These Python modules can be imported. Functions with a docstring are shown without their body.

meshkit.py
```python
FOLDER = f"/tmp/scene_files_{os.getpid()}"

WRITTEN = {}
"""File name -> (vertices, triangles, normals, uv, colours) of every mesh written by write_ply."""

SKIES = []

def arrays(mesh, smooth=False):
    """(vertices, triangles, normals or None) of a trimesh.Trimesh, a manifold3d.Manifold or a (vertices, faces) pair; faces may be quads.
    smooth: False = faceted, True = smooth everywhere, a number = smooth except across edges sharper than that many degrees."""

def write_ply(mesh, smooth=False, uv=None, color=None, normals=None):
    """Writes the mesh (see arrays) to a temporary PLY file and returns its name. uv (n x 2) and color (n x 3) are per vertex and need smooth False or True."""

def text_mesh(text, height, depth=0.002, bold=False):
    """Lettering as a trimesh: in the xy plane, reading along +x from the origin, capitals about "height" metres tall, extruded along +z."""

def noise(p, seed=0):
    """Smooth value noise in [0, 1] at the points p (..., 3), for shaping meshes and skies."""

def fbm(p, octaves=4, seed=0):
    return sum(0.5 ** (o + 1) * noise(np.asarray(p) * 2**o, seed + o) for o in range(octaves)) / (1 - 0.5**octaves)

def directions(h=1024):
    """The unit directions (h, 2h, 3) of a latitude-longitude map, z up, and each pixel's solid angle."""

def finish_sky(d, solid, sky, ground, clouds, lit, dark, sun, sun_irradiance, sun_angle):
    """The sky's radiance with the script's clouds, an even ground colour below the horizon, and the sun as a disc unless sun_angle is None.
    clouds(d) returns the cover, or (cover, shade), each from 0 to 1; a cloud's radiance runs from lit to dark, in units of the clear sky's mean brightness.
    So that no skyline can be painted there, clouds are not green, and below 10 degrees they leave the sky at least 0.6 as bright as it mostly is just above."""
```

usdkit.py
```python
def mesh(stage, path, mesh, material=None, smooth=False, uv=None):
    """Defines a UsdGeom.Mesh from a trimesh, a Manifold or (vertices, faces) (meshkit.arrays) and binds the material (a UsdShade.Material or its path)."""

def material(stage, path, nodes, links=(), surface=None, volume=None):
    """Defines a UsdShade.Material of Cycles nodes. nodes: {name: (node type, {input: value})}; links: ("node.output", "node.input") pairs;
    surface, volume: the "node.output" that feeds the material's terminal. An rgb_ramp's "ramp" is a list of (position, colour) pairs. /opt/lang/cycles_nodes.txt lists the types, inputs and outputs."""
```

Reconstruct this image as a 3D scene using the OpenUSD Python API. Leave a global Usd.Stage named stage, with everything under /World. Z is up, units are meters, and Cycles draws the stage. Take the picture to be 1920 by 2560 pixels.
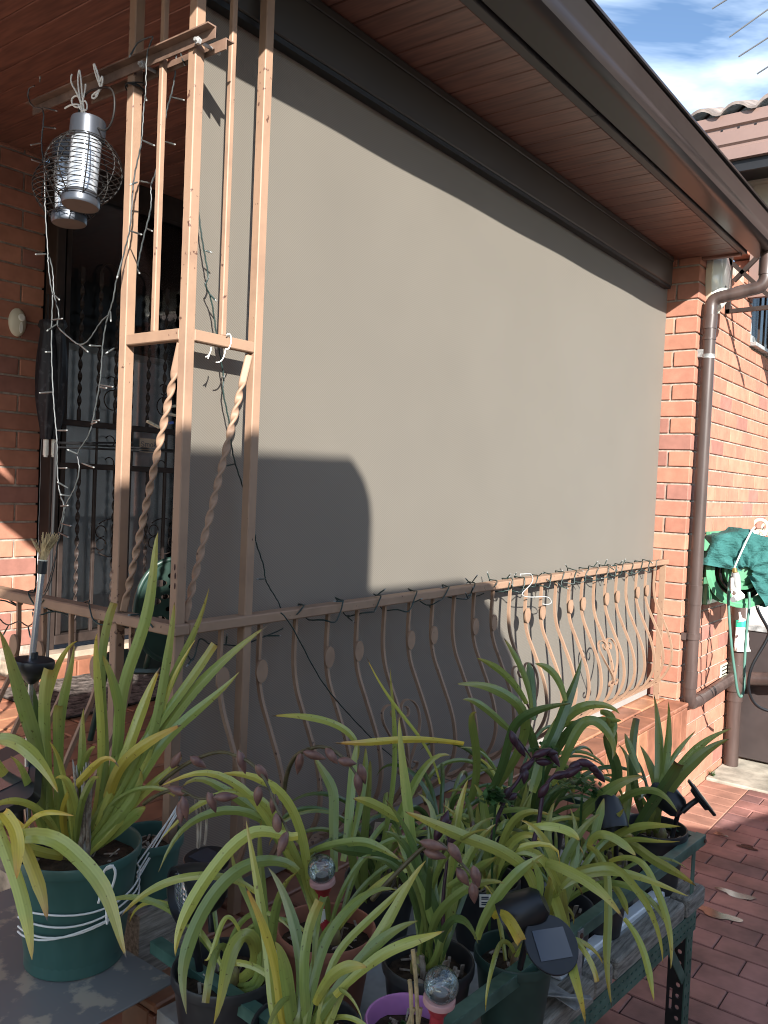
import math, random, numpy as np, trimesh
import shapely.geometry as sg
from shapely import affinity
import usdkit, meshkit
from pxr import Usd, UsdGeom, UsdLux, UsdShade, Sdf, Gf

# ------------------------------------------------------------------ stage, camera, sky, sun, exposure
stage = Usd.Stage.CreateInMemory()
UsdGeom.SetStageUpAxis(stage, UsdGeom.Tokens.z); UsdGeom.SetStageMetersPerUnit(stage, 1.0)
UsdGeom.Xform.Define(stage, '/World'); UsdGeom.Scope.Define(stage, '/World/Looks')
EYE = 1.61                                      # height of the lens above the paving
YAW, PITCH, ROLL, FPX = 0.92177, -0.03255, 0.04253, 2107.8
EXPOSURE = 1.52; SUN_I = 1.25; SKY_S = 0.072
_f = np.array([math.cos(PITCH)*math.sin(YAW), math.cos(PITCH)*math.cos(YAW), math.sin(PITCH)])
_r = np.array([math.cos(YAW), -math.sin(YAW), 0.0]); _u = np.cross(_r, _f)
_c, _s = math.cos(ROLL), math.sin(ROLL)
CAM = np.array([_c*_r + _s*_u, -_s*_r + _c*_u, _f])          # rows: right, up, forward
cam = UsdGeom.Camera.Define(stage, '/World/camera')
cam.CreateHorizontalApertureAttr(36.0); cam.CreateVerticalApertureAttr(48.0)
cam.CreateFocalLengthAttr(36.0*FPX/1920.0); cam.CreateClippingRangeAttr(Gf.Vec2f(0.05, 500))
mm = np.eye(4); mm[0,:3] = CAM[0]; mm[1,:3] = CAM[1]; mm[2,:3] = -CAM[2]; mm[3,:3] = [0,0,EYE]
cam.AddTransformOp().Set(Gf.Matrix4d(*mm.ravel().tolist()))
cam.CreateExposureAttr(EXPOSURE)
SUN = np.array([-0.8, -1.0, 0.6]); SUN /= np.linalg.norm(SUN)
SUN_EL, SUN_ROT = math.asin(SUN[2]), math.atan2(SUN[0], SUN[1])
sun = UsdLux.DistantLight.Define(stage, '/World/sun')
sun.CreateIntensityAttr(SUN_I); sun.CreateNormalizeAttr(True); sun.CreateAngleAttr(0.5); sun.CreateColorAttr(Gf.Vec3f(1.0, 0.965, 0.91))
zx = SUN; xx = np.cross([0,0,1.0], zx); xx /= np.linalg.norm(xx); yx = np.cross(zx, xx)
ms = np.eye(4); ms[0,:3] = xx; ms[1,:3] = yx; ms[2,:3] = zx
sun.AddTransformOp().Set(Gf.Matrix4d(*ms.ravel().tolist()))
sky = UsdLux.DomeLight.Define(stage, '/World/sky')
skym = usdkit.material(stage, '/World/Looks/sky_look', {
    'tc': ('texture_coordinate', {}),
    'sk': ('sky_texture', {'sky_type': 'single_scattering', 'sun_disc': False, 'sun_elevation': SUN_EL, 'sun_rotation': SUN_ROT, 'altitude': 50.0, 'air_density': 1.0, 'aerosol_density': 0.6, 'ozone_density': 1.6}),
    'mp': ('mapping', {'scale': (1.0, 1.0, 2.6), 'location': (1.3, 0.4, 0.2)}),
    'nz': ('noise_texture', {'scale': 2.7, 'detail': 7.0, 'roughness': 0.55, 'distortion': 0.35}),
    'rp': ('rgb_ramp', {'ramp': [(0.0, (0,0,0)), (0.49, (0,0,0)), (0.74, (0.9,0.9,0.9)), (1.0, (1,1,1))]}),
    'mx': ('mix', {'color2': (11.0, 11.8, 12.4)}),
    'tn': ('mix', {'mix_type': 'multiply', 'fac': 1.0, 'color2': (0.93, 1.0, 1.07)}), 'bg': ('background_shader', {'strength': SKY_S})},
    [('tc.generated', 'mp.vector'), ('mp.vector', 'nz.vector'), ('nz.fac', 'rp.fac'), ('rp.color', 'mx.fac'), ('sk.color', 'mx.color1'), ('mx.color', 'tn.color1'), ('tn.color', 'bg.color')], surface='bg.background')
UsdShade.MaterialBindingAPI.Apply(sky.GetPrim()).Bind(skym)
sky.GetPrim().SetCustomDataByKey('kind', 'structure')
sky.GetPrim().SetCustomDataByKey('label', 'blue sky with thin bright clouds above the eaves'); sky.GetPrim().SetCustomDataByKey('category', 'sky')

# ------------------------------------------------------------------ helpers
rnd = random.Random(7)
def ray(u, v):                                   # a viewing ray of the photograph (1920 x 2560), to read measured places off known planes
    return CAM.T @ np.array([(u-960)/FPX, -(v-1280)/FPX, 1.0])
def P(u, v, d=None, x=None, y=None, z=None):
    r = ray(u, v)
    k = d if d is not None else x/r[0] if x is not None else y/r[1] if y is not None else (z-EYE)/r[2]
    p = r*k; p[2] += EYE; return p
def W(p): return np.asarray(p, float)
G = EYE                                           # heights below are written relative to the lens; + G makes them heights above the paving

def nrm(v): v = np.asarray(v, float); return v/max(np.linalg.norm(v), 1e-12)
def cat(*ms):
    vs, fs, n = [], [], 0
    for m in ms:
        if m is None: continue
        v, f = (np.asarray(m[0], float), np.asarray(m[1], int)) if isinstance(m, (tuple, list)) else (np.asarray(m.vertices), np.asarray(m.faces))
        if f.shape[1] == 4: f = np.vstack([f[:, [0,1,2]], f[:, [0,2,3]]])
        vs.append(v); fs.append(f+n); n += len(v)
    return np.vstack(vs), np.vstack(fs)
_BQ = [(0,3,2,1),(4,5,6,7),(0,1,5,4),(1,2,6,5),(2,3,7,6),(3,0,4,7)]
def box(x0, x1, y0, y1, z0, z1):
    v = np.array([(x0,y0,z0),(x1,y0,z0),(x1,y1,z0),(x0,y1,z0),(x0,y0,z1),(x1,y0,z1),(x1,y1,z1),(x0,y1,z1)], float)
    return v, np.array(_BQ)
def bbox(x0, x1, y0, y1, z0, z1, b=0.002):        # box with chamfered edges
    pts = []
    for sx in (0,1):
        for sy in (0,1):
            for sz in (0,1):
                X, Y, Z = (x0,x1)[sx], (y0,y1)[sy], (z0,z1)[sz]
                dx, dy, dz = (b,-b)[sx], (b,-b)[sy], (b,-b)[sz]
                pts += [(X,Y+dy,Z+dz),(X+dx,Y,Z+dz),(X+dx,Y+dy,Z)]
    h = trimesh.convex.convex_hull(np.array(pts)); return np.asarray(h.vertices), np.asarray(h.faces)
def tf(m, R=None, t=None):
    v, f = cat(m)
    if R is not None: v = v @ np.asarray(R).T
    if t is not None: v = v + np.asarray(t)
    return v, f
def frame(d, up=(0,0,1)):                         # columns x, y, z with z along d
    z = nrm(d); a = np.asarray(up, float)
    if abs(z @ nrm(a)) > 0.97: a = np.array([1.0,0,0])
    x = nrm(np.cross(a, z)); return np.stack([x, np.cross(z, x), z], 1)
def tube(pts, r, n=8, caps=True, closed=False):
    pts = np.asarray(pts, float); m = len(pts)
    rr = np.full(m, r, float) if np.ndim(r) == 0 else np.asarray(r, float)
    T = np.gradient(pts, axis=0) if not closed else np.roll(pts,-1,0)-np.roll(pts,1,0)
    T = T/np.maximum(np.linalg.norm(T, axis=1, keepdims=True), 1e-12)
    x = frame(T[0])[:,0]; V = []
    a = np.linspace(0, 2*math.pi, n, endpoint=False)
    for i in range(m):
        x = x - T[i]*(x@T[i]); x = nrm(x); y = np.cross(T[i], x)
        V.append(pts[i] + rr[i]*(np.outer(np.cos(a), x)+np.outer(np.sin(a), y)))
    V = np.vstack(V); Fq = []
    for i in range(m if closed else m-1):
        for k in range(n):
            j = (i+1) % m
            Fq.append((i*n+k, i*n+(k+1)%n, j*n+(k+1)%n, j*n+k))
    Fq = np.array(Fq); Ft = np.vstack([Fq[:,[0,1,2]], Fq[:,[0,2,3]]])
    if caps and not closed:
        V = np.vstack([V, pts[0], pts[-1]]); b = m*n
        e = [(b, (k+1)%n, k) for k in range(n)] + [(b+1, (m-1)*n+k, (m-1)*n+(k+1)%n) for k in range(n)]
        Ft = np.vstack([Ft, np.array(e)])
    return V, Ft
def sweep(pts, prof, up=(0,0,1), twist=None, caps=True):   # closed 2D profile (k,2) along a path; profile x = side, y = up
    pts = np.asarray(pts, float); m, k = len(pts), len(prof); prof = np.asarray(prof, float)
    T = np.gradient(pts, axis=0); V = []
    for i in range(m):
        Fm = frame(T[i], up); p = prof
        if twist is not None:
            c, s = math.cos(twist[i]), math.sin(twist[i]); p = prof @ np.array([[c, s],[-s, c]])
        V.append(pts[i] + np.outer(p[:,0], Fm[:,0]) + np.outer(p[:,1], Fm[:,1]))
    V = np.vstack(V); Fq = [(i*k+a, i*k+(a+1)%k, (i+1)*k+(a+1)%k, (i+1)*k+a) for i in range(m-1) for a in range(k)]
    Fq = np.array(Fq); Ft = np.vstack([Fq[:,[0,1,2]], Fq[:,[0,2,3]]])
    if caps:
        tri = [(0, a+1, a) for a in range(1, k-1)] + [((m-1)*k, (m-1)*k+a, (m-1)*k+a+1) for a in range(1, k-1)]
        Ft = np.vstack([Ft, np.array(tri)])
    return V, Ft
def rrect(w, h, k=5):
    q = min(w,h)*.45; P_ = []
    for sx, sy, a0 in ((1,1,0),(-1,1,90),(-1,-1,180),(1,-1,270)):
        for i in range(k): t = math.radians(a0+90*i/(k-1)); P_.append((sx*(w/2-q)+q*math.cos(t), sy*(h/2-q)+q*math.sin(t)))
    return P_
def rect(w, h): return [(-w/2,-h/2),(w/2,-h/2),(w/2,h/2),(-w/2,h/2)]
def lathe(prof, n=32):                            # (r, z) pairs about the z axis
    a = np.linspace(0, 2*math.pi, n, endpoint=False); prof = np.asarray(prof, float)
    V = np.vstack([np.stack([r*np.cos(a), r*np.sin(a), np.full(n, z)], 1) for r, z in prof])
    Fq = np.array([(i*n+k, i*n+(k+1)%n, (i+1)*n+(k+1)%n, (i+1)*n+k) for i in range(len(prof)-1) for k in range(n)])
    return V, np.vstack([Fq[:,[0,1,2]], Fq[:,[0,2,3]]])
def ball(c, r, s=(1,1,1), sub=2, R=None):
    m = trimesh.creation.icosphere(subdivisions=sub, radius=1.0)
    return tf((np.asarray(m.vertices)*np.asarray(s)*r, np.asarray(m.faces)), R, c)
def cyl(p, q, r, n=20, r2=None): return tube([p, q], [r, r if r2 is None else r2], n)
def extr(poly, h, z0=0.0):
    out = []
    for g in getattr(poly, 'geoms', [poly]):
        m = trimesh.creation.extrude_polygon(g, h, engine='earcut'); out.append((np.asarray(m.vertices)+[0,0,z0], np.asarray(m.faces)))
    return cat(*out)
def spline(pts, n=24):
    pts = np.asarray(pts, float)
    if len(pts) == 2: return pts[0] + np.outer(np.linspace(0,1,n), pts[1]-pts[0])
    from scipy.interpolate import CubicSpline, PchipInterpolator
    d = np.r_[0, np.cumsum(np.sqrt(np.linalg.norm(np.diff(pts, axis=0), axis=1))+1e-9)]
    return CubicSpline(d, pts)(np.linspace(0, d[-1], n)) if len(pts) > 2 else pts
def lin(pts, n): 
    pts = np.asarray(pts, float); d = np.r_[0, np.cumsum(np.linalg.norm(np.diff(pts,axis=0),axis=1)+1e-12)]
    t = np.linspace(0, d[-1], n); return np.stack([np.interp(t, d, pts[:,k]) for k in range(pts.shape[1])], 1)
def arc(c, r, a0, a1, ex, ez, n=12):
    a = np.linspace(a0, a1, n); return np.asarray(c) + r*(np.outer(np.cos(a), ex)+np.outer(np.sin(a), ez))

_used = {}
def free(parent, name):
    k = _used.setdefault(parent, {}); i = k.get(name, 0); k[name] = i+1
    return f'{parent}/{name}' if i == 0 else f'{parent}/{name}_{i:03d}'
_base = {}
def thing(name, label, cat_, base=(0,0,0), group=None, kind=None):
    path = free('/World', name); x = UsdGeom.Xform.Define(stage, path)
    x.AddTranslateOp().Set(Gf.Vec3d(*map(float, base))); _base[path] = np.asarray(base, float)
    p = x.GetPrim(); p.SetCustomDataByKey('label', label); p.SetCustomDataByKey('category', cat_)
    if group: p.SetCustomDataByKey('group', group)
    if kind: p.SetCustomDataByKey('kind', kind)
    return path
def obj(name, m, mat, parent=None, smooth=False, uv=None, label=None, cat_=None, group=None, kind=None):
    par = parent or '/World'; path = free(par, name)
    v, f = cat(m); top = '/'.join(par.split('/')[:3])
    if uv is None:
        us, inv = np.unique(f, return_inverse=True); v, f = v[us], inv.reshape(f.shape)
    v = v - _base.get(top, np.zeros(3))
    pr = usdkit.mesh(stage, path, (v, f), MAT[mat] if isinstance(mat, str) else mat, smooth=smooth, uv=uv).GetPrim()
    for k, val in (('label', label), ('category', cat_), ('group', group), ('kind', kind)):
        if val: pr.SetCustomDataByKey(k, val)
    return path

# ------------------------------------------------------------------ materials
MAT = {}
def mat(name, col, rough=0.5, metal=0.0, var=0.12, scale=6.0, bump=0.0, bscale=60.0, col2=None, spec=0.5, stretch=None, coat=0.0, transl=0.0, rnd_v=0.0, detail=4.0, ramp=(0.35, 0.65), dist=0.002):
    """Colour mottled by object-space noise between col and col2, optional bump, optional per-object value shift."""
    c = np.array(col, float); c2 = np.array(col2, float) if col2 is not None else np.clip(c*(1-var*1.6), 0, 1); c1 = np.clip(c*(1+var*0.5), 0, 1) if col2 is None else c
    n = {'geo': ('geometry', {}), 'mp': ('mapping', {'scale': stretch or (1,1,1)}),
         'nz': ('noise_texture', {'scale': scale, 'detail': detail, 'roughness': 0.6}),
         'rp': ('rgb_ramp', {'ramp': [(0, c1), (ramp[0], c1), (ramp[1], c2), (1, c2)]}),
         'p': ('principled_bsdf', {'roughness': rough, 'metallic': metal, 'specular_ior_level': spec, 'coat_weight': coat, 'coat_roughness': 0.15})}
    L = [('geo.position', 'mp.vector'), ('mp.vector', 'nz.vector'), ('nz.fac', 'rp.fac')]
    last = 'rp.color'
    if rnd_v:
        n['oi'] = ('object_info', {}); n['mr'] = ('map_range', {'from_min': 0.0, 'from_max': 1.0, 'to_min': 1-rnd_v, 'to_max': 1+rnd_v}); n['hs'] = ('hsv', {})
        L += [('oi.random', 'mr.value'), ('mr.result', 'hs.value'), (last, 'hs.color')]; last = 'hs.color'
    L.append((last, 'p.base_color'))
    if bump:
        n['bn'] = ('noise_texture', {'scale': bscale, 'detail': 5.0, 'roughness': 0.6}); n['bp'] = ('bump', {'strength': bump, 'distance': dist})
        L += [('mp.vector', 'bn.vector'), ('bn.fac', 'bp.height'), ('bp.normal', 'p.normal')]
    out = 'p.BSDF'
    if transl:
        n['tr'] = ('translucent_bsdf', {}); n['mxc'] = ('mix_closure', {'fac': transl})
        L += [(last, 'tr.color'), ('p.BSDF', 'mxc.closure1'), ('tr.BSDF', 'mxc.closure2')]; out = 'mxc.closure'
    MAT[name] = usdkit.material(stage, f'/World/Looks/{name}', n, L, surface=out); return MAT[name]

BR = [(0.365,0.160,0.106),(0.39,0.172,0.114),(0.335,0.146,0.100),(0.415,0.190,0.124),(0.285,0.130,0.100),(0.375,0.165,0.108)]
for i, c in enumerate(BR): mat(f'brick_{i}', c, 0.85, var=0.10, scale=14, bump=0.35, bscale=160, rnd_v=0.08, spec=0.25)
mat('mortar', (0.36,0.30,0.25), 0.95, var=0.25, scale=30, bump=0.6, bscale=200, spec=0.1)
PV = [(0.320,0.150,0.125),(0.285,0.135,0.115),(0.345,0.160,0.130),(0.250,0.128,0.115)]
for i, c in enumerate(PV): mat(f'paver_{i}', c, 0.55, var=0.32, scale=4, bump=0.3, bscale=220, rnd_v=0.08, spec=0.35)
mat('paver_border', (0.36,0.18,0.125), 0.7, var=0.2, scale=7, bump=0.3, bscale=200, rnd_v=0.08)
mat('joint_sand', (0.06,0.045,0.04), 0.95, var=0.3, scale=40, bump=0.4, bscale=300, spec=0.1)
mat('concrete', (0.38,0.345,0.28), 0.9, var=0.25, scale=8, bump=0.5, bscale=90, spec=0.15)
TL = [(0.33,0.145,0.078),(0.38,0.175,0.095),(0.28,0.115,0.068)]
for i, c in enumerate(TL): mat(f'tile_{i}', c, 0.42, var=0.2, scale=9, bump=0.12, bscale=60, rnd_v=0.08)
mat('grout', (0.40,0.32,0.24), 0.9, var=0.3, scale=20, bump=0.4, bscale=120, spec=0.1)
MAT['post_paint'] = usdkit.material(stage, '/World/Looks/post_paint', {
    'geo': ('geometry', {}), 'n1': ('noise_texture', {'scale': 9.0, 'detail': 8.0, 'roughness': 0.65}), 'n2': ('noise_texture', {'scale': 70.0, 'detail': 3.0}), 'n3': ('noise_texture', {'scale': 4.0, 'detail': 2.0}),
    'r1': ('rgb_ramp', {'ramp': [(0, (0.285,0.178,0.115)), (0.45, (0.275,0.170,0.110)), (0.75, (0.21,0.128,0.085)), (1, (0.20,0.125,0.09))]}),
    'ad': ('math', {'math_type': 'multiply_add', 'value2': 0.45}), 'r2': ('rgb_ramp', {'ramp': [(0, (0,0,0)), (0.93, (0,0,0)), (0.955, (1,1,1)), (1, (1,1,1))]}),
    'mx': ('mix', {'color2': (0.085,0.040,0.026)}), 'bn': ('noise_texture', {'scale': 60.0, 'detail': 4.0}), 'bp': ('bump', {'strength': 0.14, 'distance': 0.002}), 'p': ('principled_bsdf', {'roughness': 0.58, 'specular_ior_level': 0.4})},
    [('geo.position', 'n1.vector'), ('geo.position', 'n2.vector'), ('geo.position', 'n3.vector'), ('geo.position', 'bn.vector'), ('n1.fac', 'r1.fac'), ('n3.fac', 'ad.value1'), ('n2.fac', 'ad.value3'), ('ad.value', 'r2.fac'), ('r2.color', 'mx.fac'), ('r1.color', 'mx.color1'), ('mx.color', 'p.base_color'), ('bn.fac', 'bp.height'), ('bp.normal', 'p.normal')], surface='p.BSDF')
mat('rust', (0.10,0.045,0.03), 0.9, bump=0.3)
mat('bracket_paint', (0.17,0.105,0.075), 0.5, var=0.35, scale=12, bump=0.2, bscale=80)
mat('brown_steel', (0.036,0.025,0.021), 0.55, var=0.2, scale=10, spec=0.25)
mat('gutter_paint', (0.020,0.015,0.0145), 0.26, var=0.12, scale=3, bump=0.03, bscale=8, spec=0.25)
mat('damp', (0.115,0.040,0.028), 0.12, var=0.25, scale=30, coat=0.6)
mat('fascia_paint', (0.040,0.034,0.035), 0.45, var=0.25, scale=8, bump=0.2, bscale=40, stretch=(0.2,1,1))
mat('pelmet', (0.040,0.034,0.029), 0.38, var=0.08, scale=3)
mat('black_trim', (0.008,0.008,0.009), 0.5)
mat('pipe_paint', (0.078,0.052,0.045), 0.35, var=0.28, scale=9, bump=0.10, bscale=30, stretch=(1,1,0.15))
mat('timber_soffit', (0.225,0.098,0.068), 0.42, col2=(0.13,0.056,0.042), scale=7, stretch=(9,0.8,9), bump=0.15, bscale=60, rnd_v=0.12, coat=0.15)
mat('timber_grey', (0.38,0.35,0.30), 0.9, col2=(0.17,0.155,0.13), scale=14, stretch=(1,9,9), bump=0.9, bscale=50, spec=0.1, dist=0.004)
mat('black_plastic', (0.012,0.012,0.014), 0.38, var=0.2, scale=12, bump=0.05)
mat('pot_black', (0.017,0.017,0.019), 0.45, var=0.35, scale=9, bump=0.08, bscale=60, col2=(0.042,0.040,0.038))
mat('pot_grey', (0.055,0.055,0.062), 0.5, var=0.25, scale=10)
mat('pot_green', (0.028,0.088,0.072), 0.42, var=0.25, scale=8, bump=0.05, bscale=50, stretch=(1,1,0.25), col2=(0.060,0.130,0.112), detail=8, ramp=(0.42,0.72))
mat('pot_dkgreen', (0.030,0.062,0.047), 0.5, var=0.25, scale=8)
mat('pot_terra', (0.40,0.155,0.095), 0.6, var=0.15, scale=7)
mat('pot_lilac', (0.55,0.22,0.48), 0.45, var=0.1, scale=8)
mat('soil', (0.030,0.022,0.016), 1.0, col2=(0.075,0.050,0.032), scale=45, bump=1.0, bscale=90, spec=0.1, dist=0.006)
mat('green_steel', (0.085,0.165,0.125), 0.45, var=0.3, scale=16, bump=0.12, bscale=60, col2=(0.032,0.085,0.062))
mat('galv', (0.42,0.42,0.41), 0.5, metal=0.3, var=0.35, scale=25)
mat('slab', (0.42,0.43,0.41), 0.85, var=0.22, scale=9, bump=0.2, bscale=90)
mat('alu_bar', (0.27,0.265,0.25), 0.4, var=0.05, scale=20)
mat('alu_white', (0.85,0.88,0.90), 0.3, var=0.05, scale=20)
mat('sheet_metal', (0.19,0.185,0.18), 0.4, metal=0.2, col2=(0.38,0.33,0.26), scale=15, ramp=(0.53,0.60), bump=0.1, bscale=30, detail=6)
mat('dull_wire', (0.42,0.42,0.40), 0.5)
mat('white_cord', (0.74,0.72,0.67), 0.7, var=0.06, bump=0.2, bscale=300)
mat('white_plastic', (0.76,0.75,0.68), 0.35, var=0.05)
mat('cream_plastic', (0.62,0.58,0.45), 0.4, var=0.06)
mat('light_glass', (0.72,0.76,0.70), 0.12, var=0.04, coat=0.6)
mat('wire_green', (0.012,0.030,0.026), 0.4, var=0.3, scale=60)
mat('wire_grey', (0.045,0.050,0.050), 0.35, var=0.3, scale=60)
mat('umbrella', (0.010,0.010,0.014), 0.6, col2=(0.05,0.05,0.06), scale=28, ramp=(0.55,0.66))
mat('curtain', (0.74,0.80,0.85), 0.8, var=0.10, scale=5)
mat('curtain_dark', (0.035,0.035,0.037), 0.8)
mat('door_sill', (0.36,0.28,0.21), 0.6, var=0.2)
mat('doormat', (0.16,0.135,0.12), 1.0, var=0.5, scale=30, bump=1.0, bscale=300, spec=0.05)
mat('cage_wire', (0.014,0.012,0.011), 0.55, spec=0.3)
mat('lantern_metal', (0.075,0.082,0.097), 0.36, metal=0.6, var=0.1)
mat('lantern_base', (0.10,0.075,0.062), 0.5)
mat('lantern_glass', (0.50,0.53,0.56), 0.12, metal=0.35, col2=(0.30,0.33,0.38), scale=14, stretch=(3,3,0.25), coat=0.8)
mat('straw', (0.70,0.53,0.28), 0.8, var=0.25, scale=50, transl=0.3)
mat('steel_tube', (0.55,0.56,0.58), 0.18, metal=0.9)
mat('red_plastic', (0.50,0.045,0.055), 0.4, var=0.1, transl=0.1)
mat('pink_plastic', (0.72,0.40,0.37), 0.4, var=0.1, transl=0.15)
mat('solar_cell', (0.02,0.022,0.035), 0.06, var=0.1, coat=1.0)
mat('reel_green', (0.085,0.26,0.14), 0.35, var=0.12)
mat('reel_cloth', (0.012,0.085,0.078), 0.85, var=0.25, scale=11, bump=1.0, bscale=34, stretch=(1,1,2.5), col2=(0.025,0.125,0.115), dist=0.012)
mat('hose_green', (0.075,0.17,0.135), 0.4, var=0.12)
mat('nozzle_grey', (0.28,0.28,0.28), 0.4, var=0.15)
mat('brass', (0.55,0.38,0.14), 0.3, metal=0.9)
mat('gate_paint', (0.048,0.036,0.034), 0.5, var=0.12, scale=6, bump=0.06, bscale=30)
mat('white_paint', (0.62,0.61,0.58), 0.5, var=0.05)
mat('wing_paint', (0.215,0.142,0.120), 0.35, var=0.06, scale=3)
mat('wing_board', (0.40,0.36,0.29), 0.6, var=0.12, scale=4)
mat('roof_tile', (0.225,0.185,0.165), 0.8, var=0.3, scale=10, bump=0.4, bscale=50, rnd_v=0.12)
mat('render_wall', (0.27,0.27,0.27), 0.85, var=0.12, scale=3, bump=0.3, bscale=80)
mat('antenna', (0.30,0.31,0.33), 0.35, metal=0.7)
mat('bag_white', (0.78,0.78,0.76), 0.5, transl=0.2)
mat('bag_green', (0.02,0.36,0.22), 0.5)
mat('cast_green', (0.016,0.040,0.030), 0.4, var=0.25)
mat('bag_red', (0.5,0.05,0.06), 0.5)
mat('peg_blue', (0.06,0.13,0.50), 0.4)
mat('black_hose', (0.010,0.010,0.011), 0.25)
mat('dry_leaf', (0.44,0.38,0.31), 0.9, col2=(0.20,0.14,0.10), scale=40, stretch=(3,3,0.6), bump=0.5, bscale=90, transl=0.1)
mat('bud_purple', (0.058,0.018,0.030), 0.4, var=0.3, scale=40, transl=0.05)
mat('bud_brown', (0.27,0.135,0.095), 0.45, col2=(0.14,0.068,0.062), scale=40, transl=0.08)
mat('bud_stem', (0.11,0.085,0.035), 0.45, var=0.3, scale=40)
mat('sheath', (0.27,0.24,0.07), 0.5, col2=(0.16,0.10,0.05), scale=30)
mat('herb', (0.055,0.135,0.030), 0.55, var=0.3, scale=30, transl=0.25)
mat('window_dark', (0.02,0.018,0.018), 0.15)
mat('ink', (0.05,0.06,0.09), 0.6)

def leaf_mat(name, base, tip, vein):
    MAT[name] = usdkit.material(stage, f'/World/Looks/{name}', {
        'tc': ('texture_coordinate', {}), 'sx': ('separate_xyz', {}), 'geo': ('geometry', {}),
        'nz': ('noise_texture', {'scale': 11.0, 'detail': 4.0, 'roughness': 0.6}), 'ns': ('noise_texture', {'scale': 130.0, 'detail': 3.0}),
        'oi': ('object_info', {}),
        'ad': ('math', {'math_type': 'multiply_add', 'value2': 0.30, 'value3': -0.15}), 'vv': ('math', {'math_type': 'add'}),
        'rp': ('rgb_ramp', {'ramp': [(0.0, np.array(base)*[1.35,1.15,0.9]), (0.12, base), (0.72, base), (0.90, tip), (0.985, np.array(tip)*[1.0,0.75,0.6]), (1.0, (0.13,0.075,0.035))]}),
        'vm': ('math', {'math_type': 'multiply', 'value2': 31.0}), 'si': ('math', {'math_type': 'sine'}), 'mr': ('map_range', {'from_min': -1.0, 'from_max': 1.0, 'to_min': 1-vein, 'to_max': 1+vein}),
        'rs': ('rgb_ramp', {'ramp': [(0, (1,1,1)), (0.66, (1,1,1)), (0.74, (0.35,0.22,0.15)), (1, (0.2,0.1,0.08))]}),
        'mp': ('mix', {'mix_type': 'multiply', 'fac': 0.8}),
        'mo': ('map_range', {'from_min': 0.0, 'from_max': 1.0, 'to_min': 0.80, 'to_max': 1.18}), 'm2': ('math', {'math_type': 'multiply'}),
        'hs': ('hsv', {}), 'p': ('principled_bsdf', {'roughness': 0.27, 'specular_ior_level': 0.75}),
        'tr': ('translucent_bsdf', {}), 'mx': ('mix_closure', {'fac': 0.20})},
        [('tc.UV', 'sx.vector'), ('geo.position', 'nz.vector'), ('geo.position', 'ns.vector'), ('nz.fac', 'ad.value1'), ('ad.value', 'vv.value1'), ('sx.y', 'vv.value2'), ('vv.value', 'rp.fac'),
         ('sx.x', 'vm.value1'), ('vm.value', 'si.value1'), ('si.value', 'mr.value'), ('ns.fac', 'rs.fac'), ('rp.color', 'mp.color1'), ('rs.color', 'mp.color2'),
         ('oi.random', 'mo.value'), ('mo.result', 'm2.value1'), ('mr.result', 'm2.value2'), ('m2.value', 'hs.value'), ('mp.color', 'hs.color'),
         ('hs.color', 'p.base_color'), ('hs.color', 'tr.color'), ('p.BSDF', 'mx.closure1'), ('tr.BSDF', 'mx.closure2')], surface='mx.closure')
leaf_mat('leaf_green', (0.235,0.295,0.068), (0.34,0.33,0.08), 0.04)
leaf_mat('leaf_dark', (0.095,0.155,0.042), (0.15,0.19,0.05), 0.04)
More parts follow.
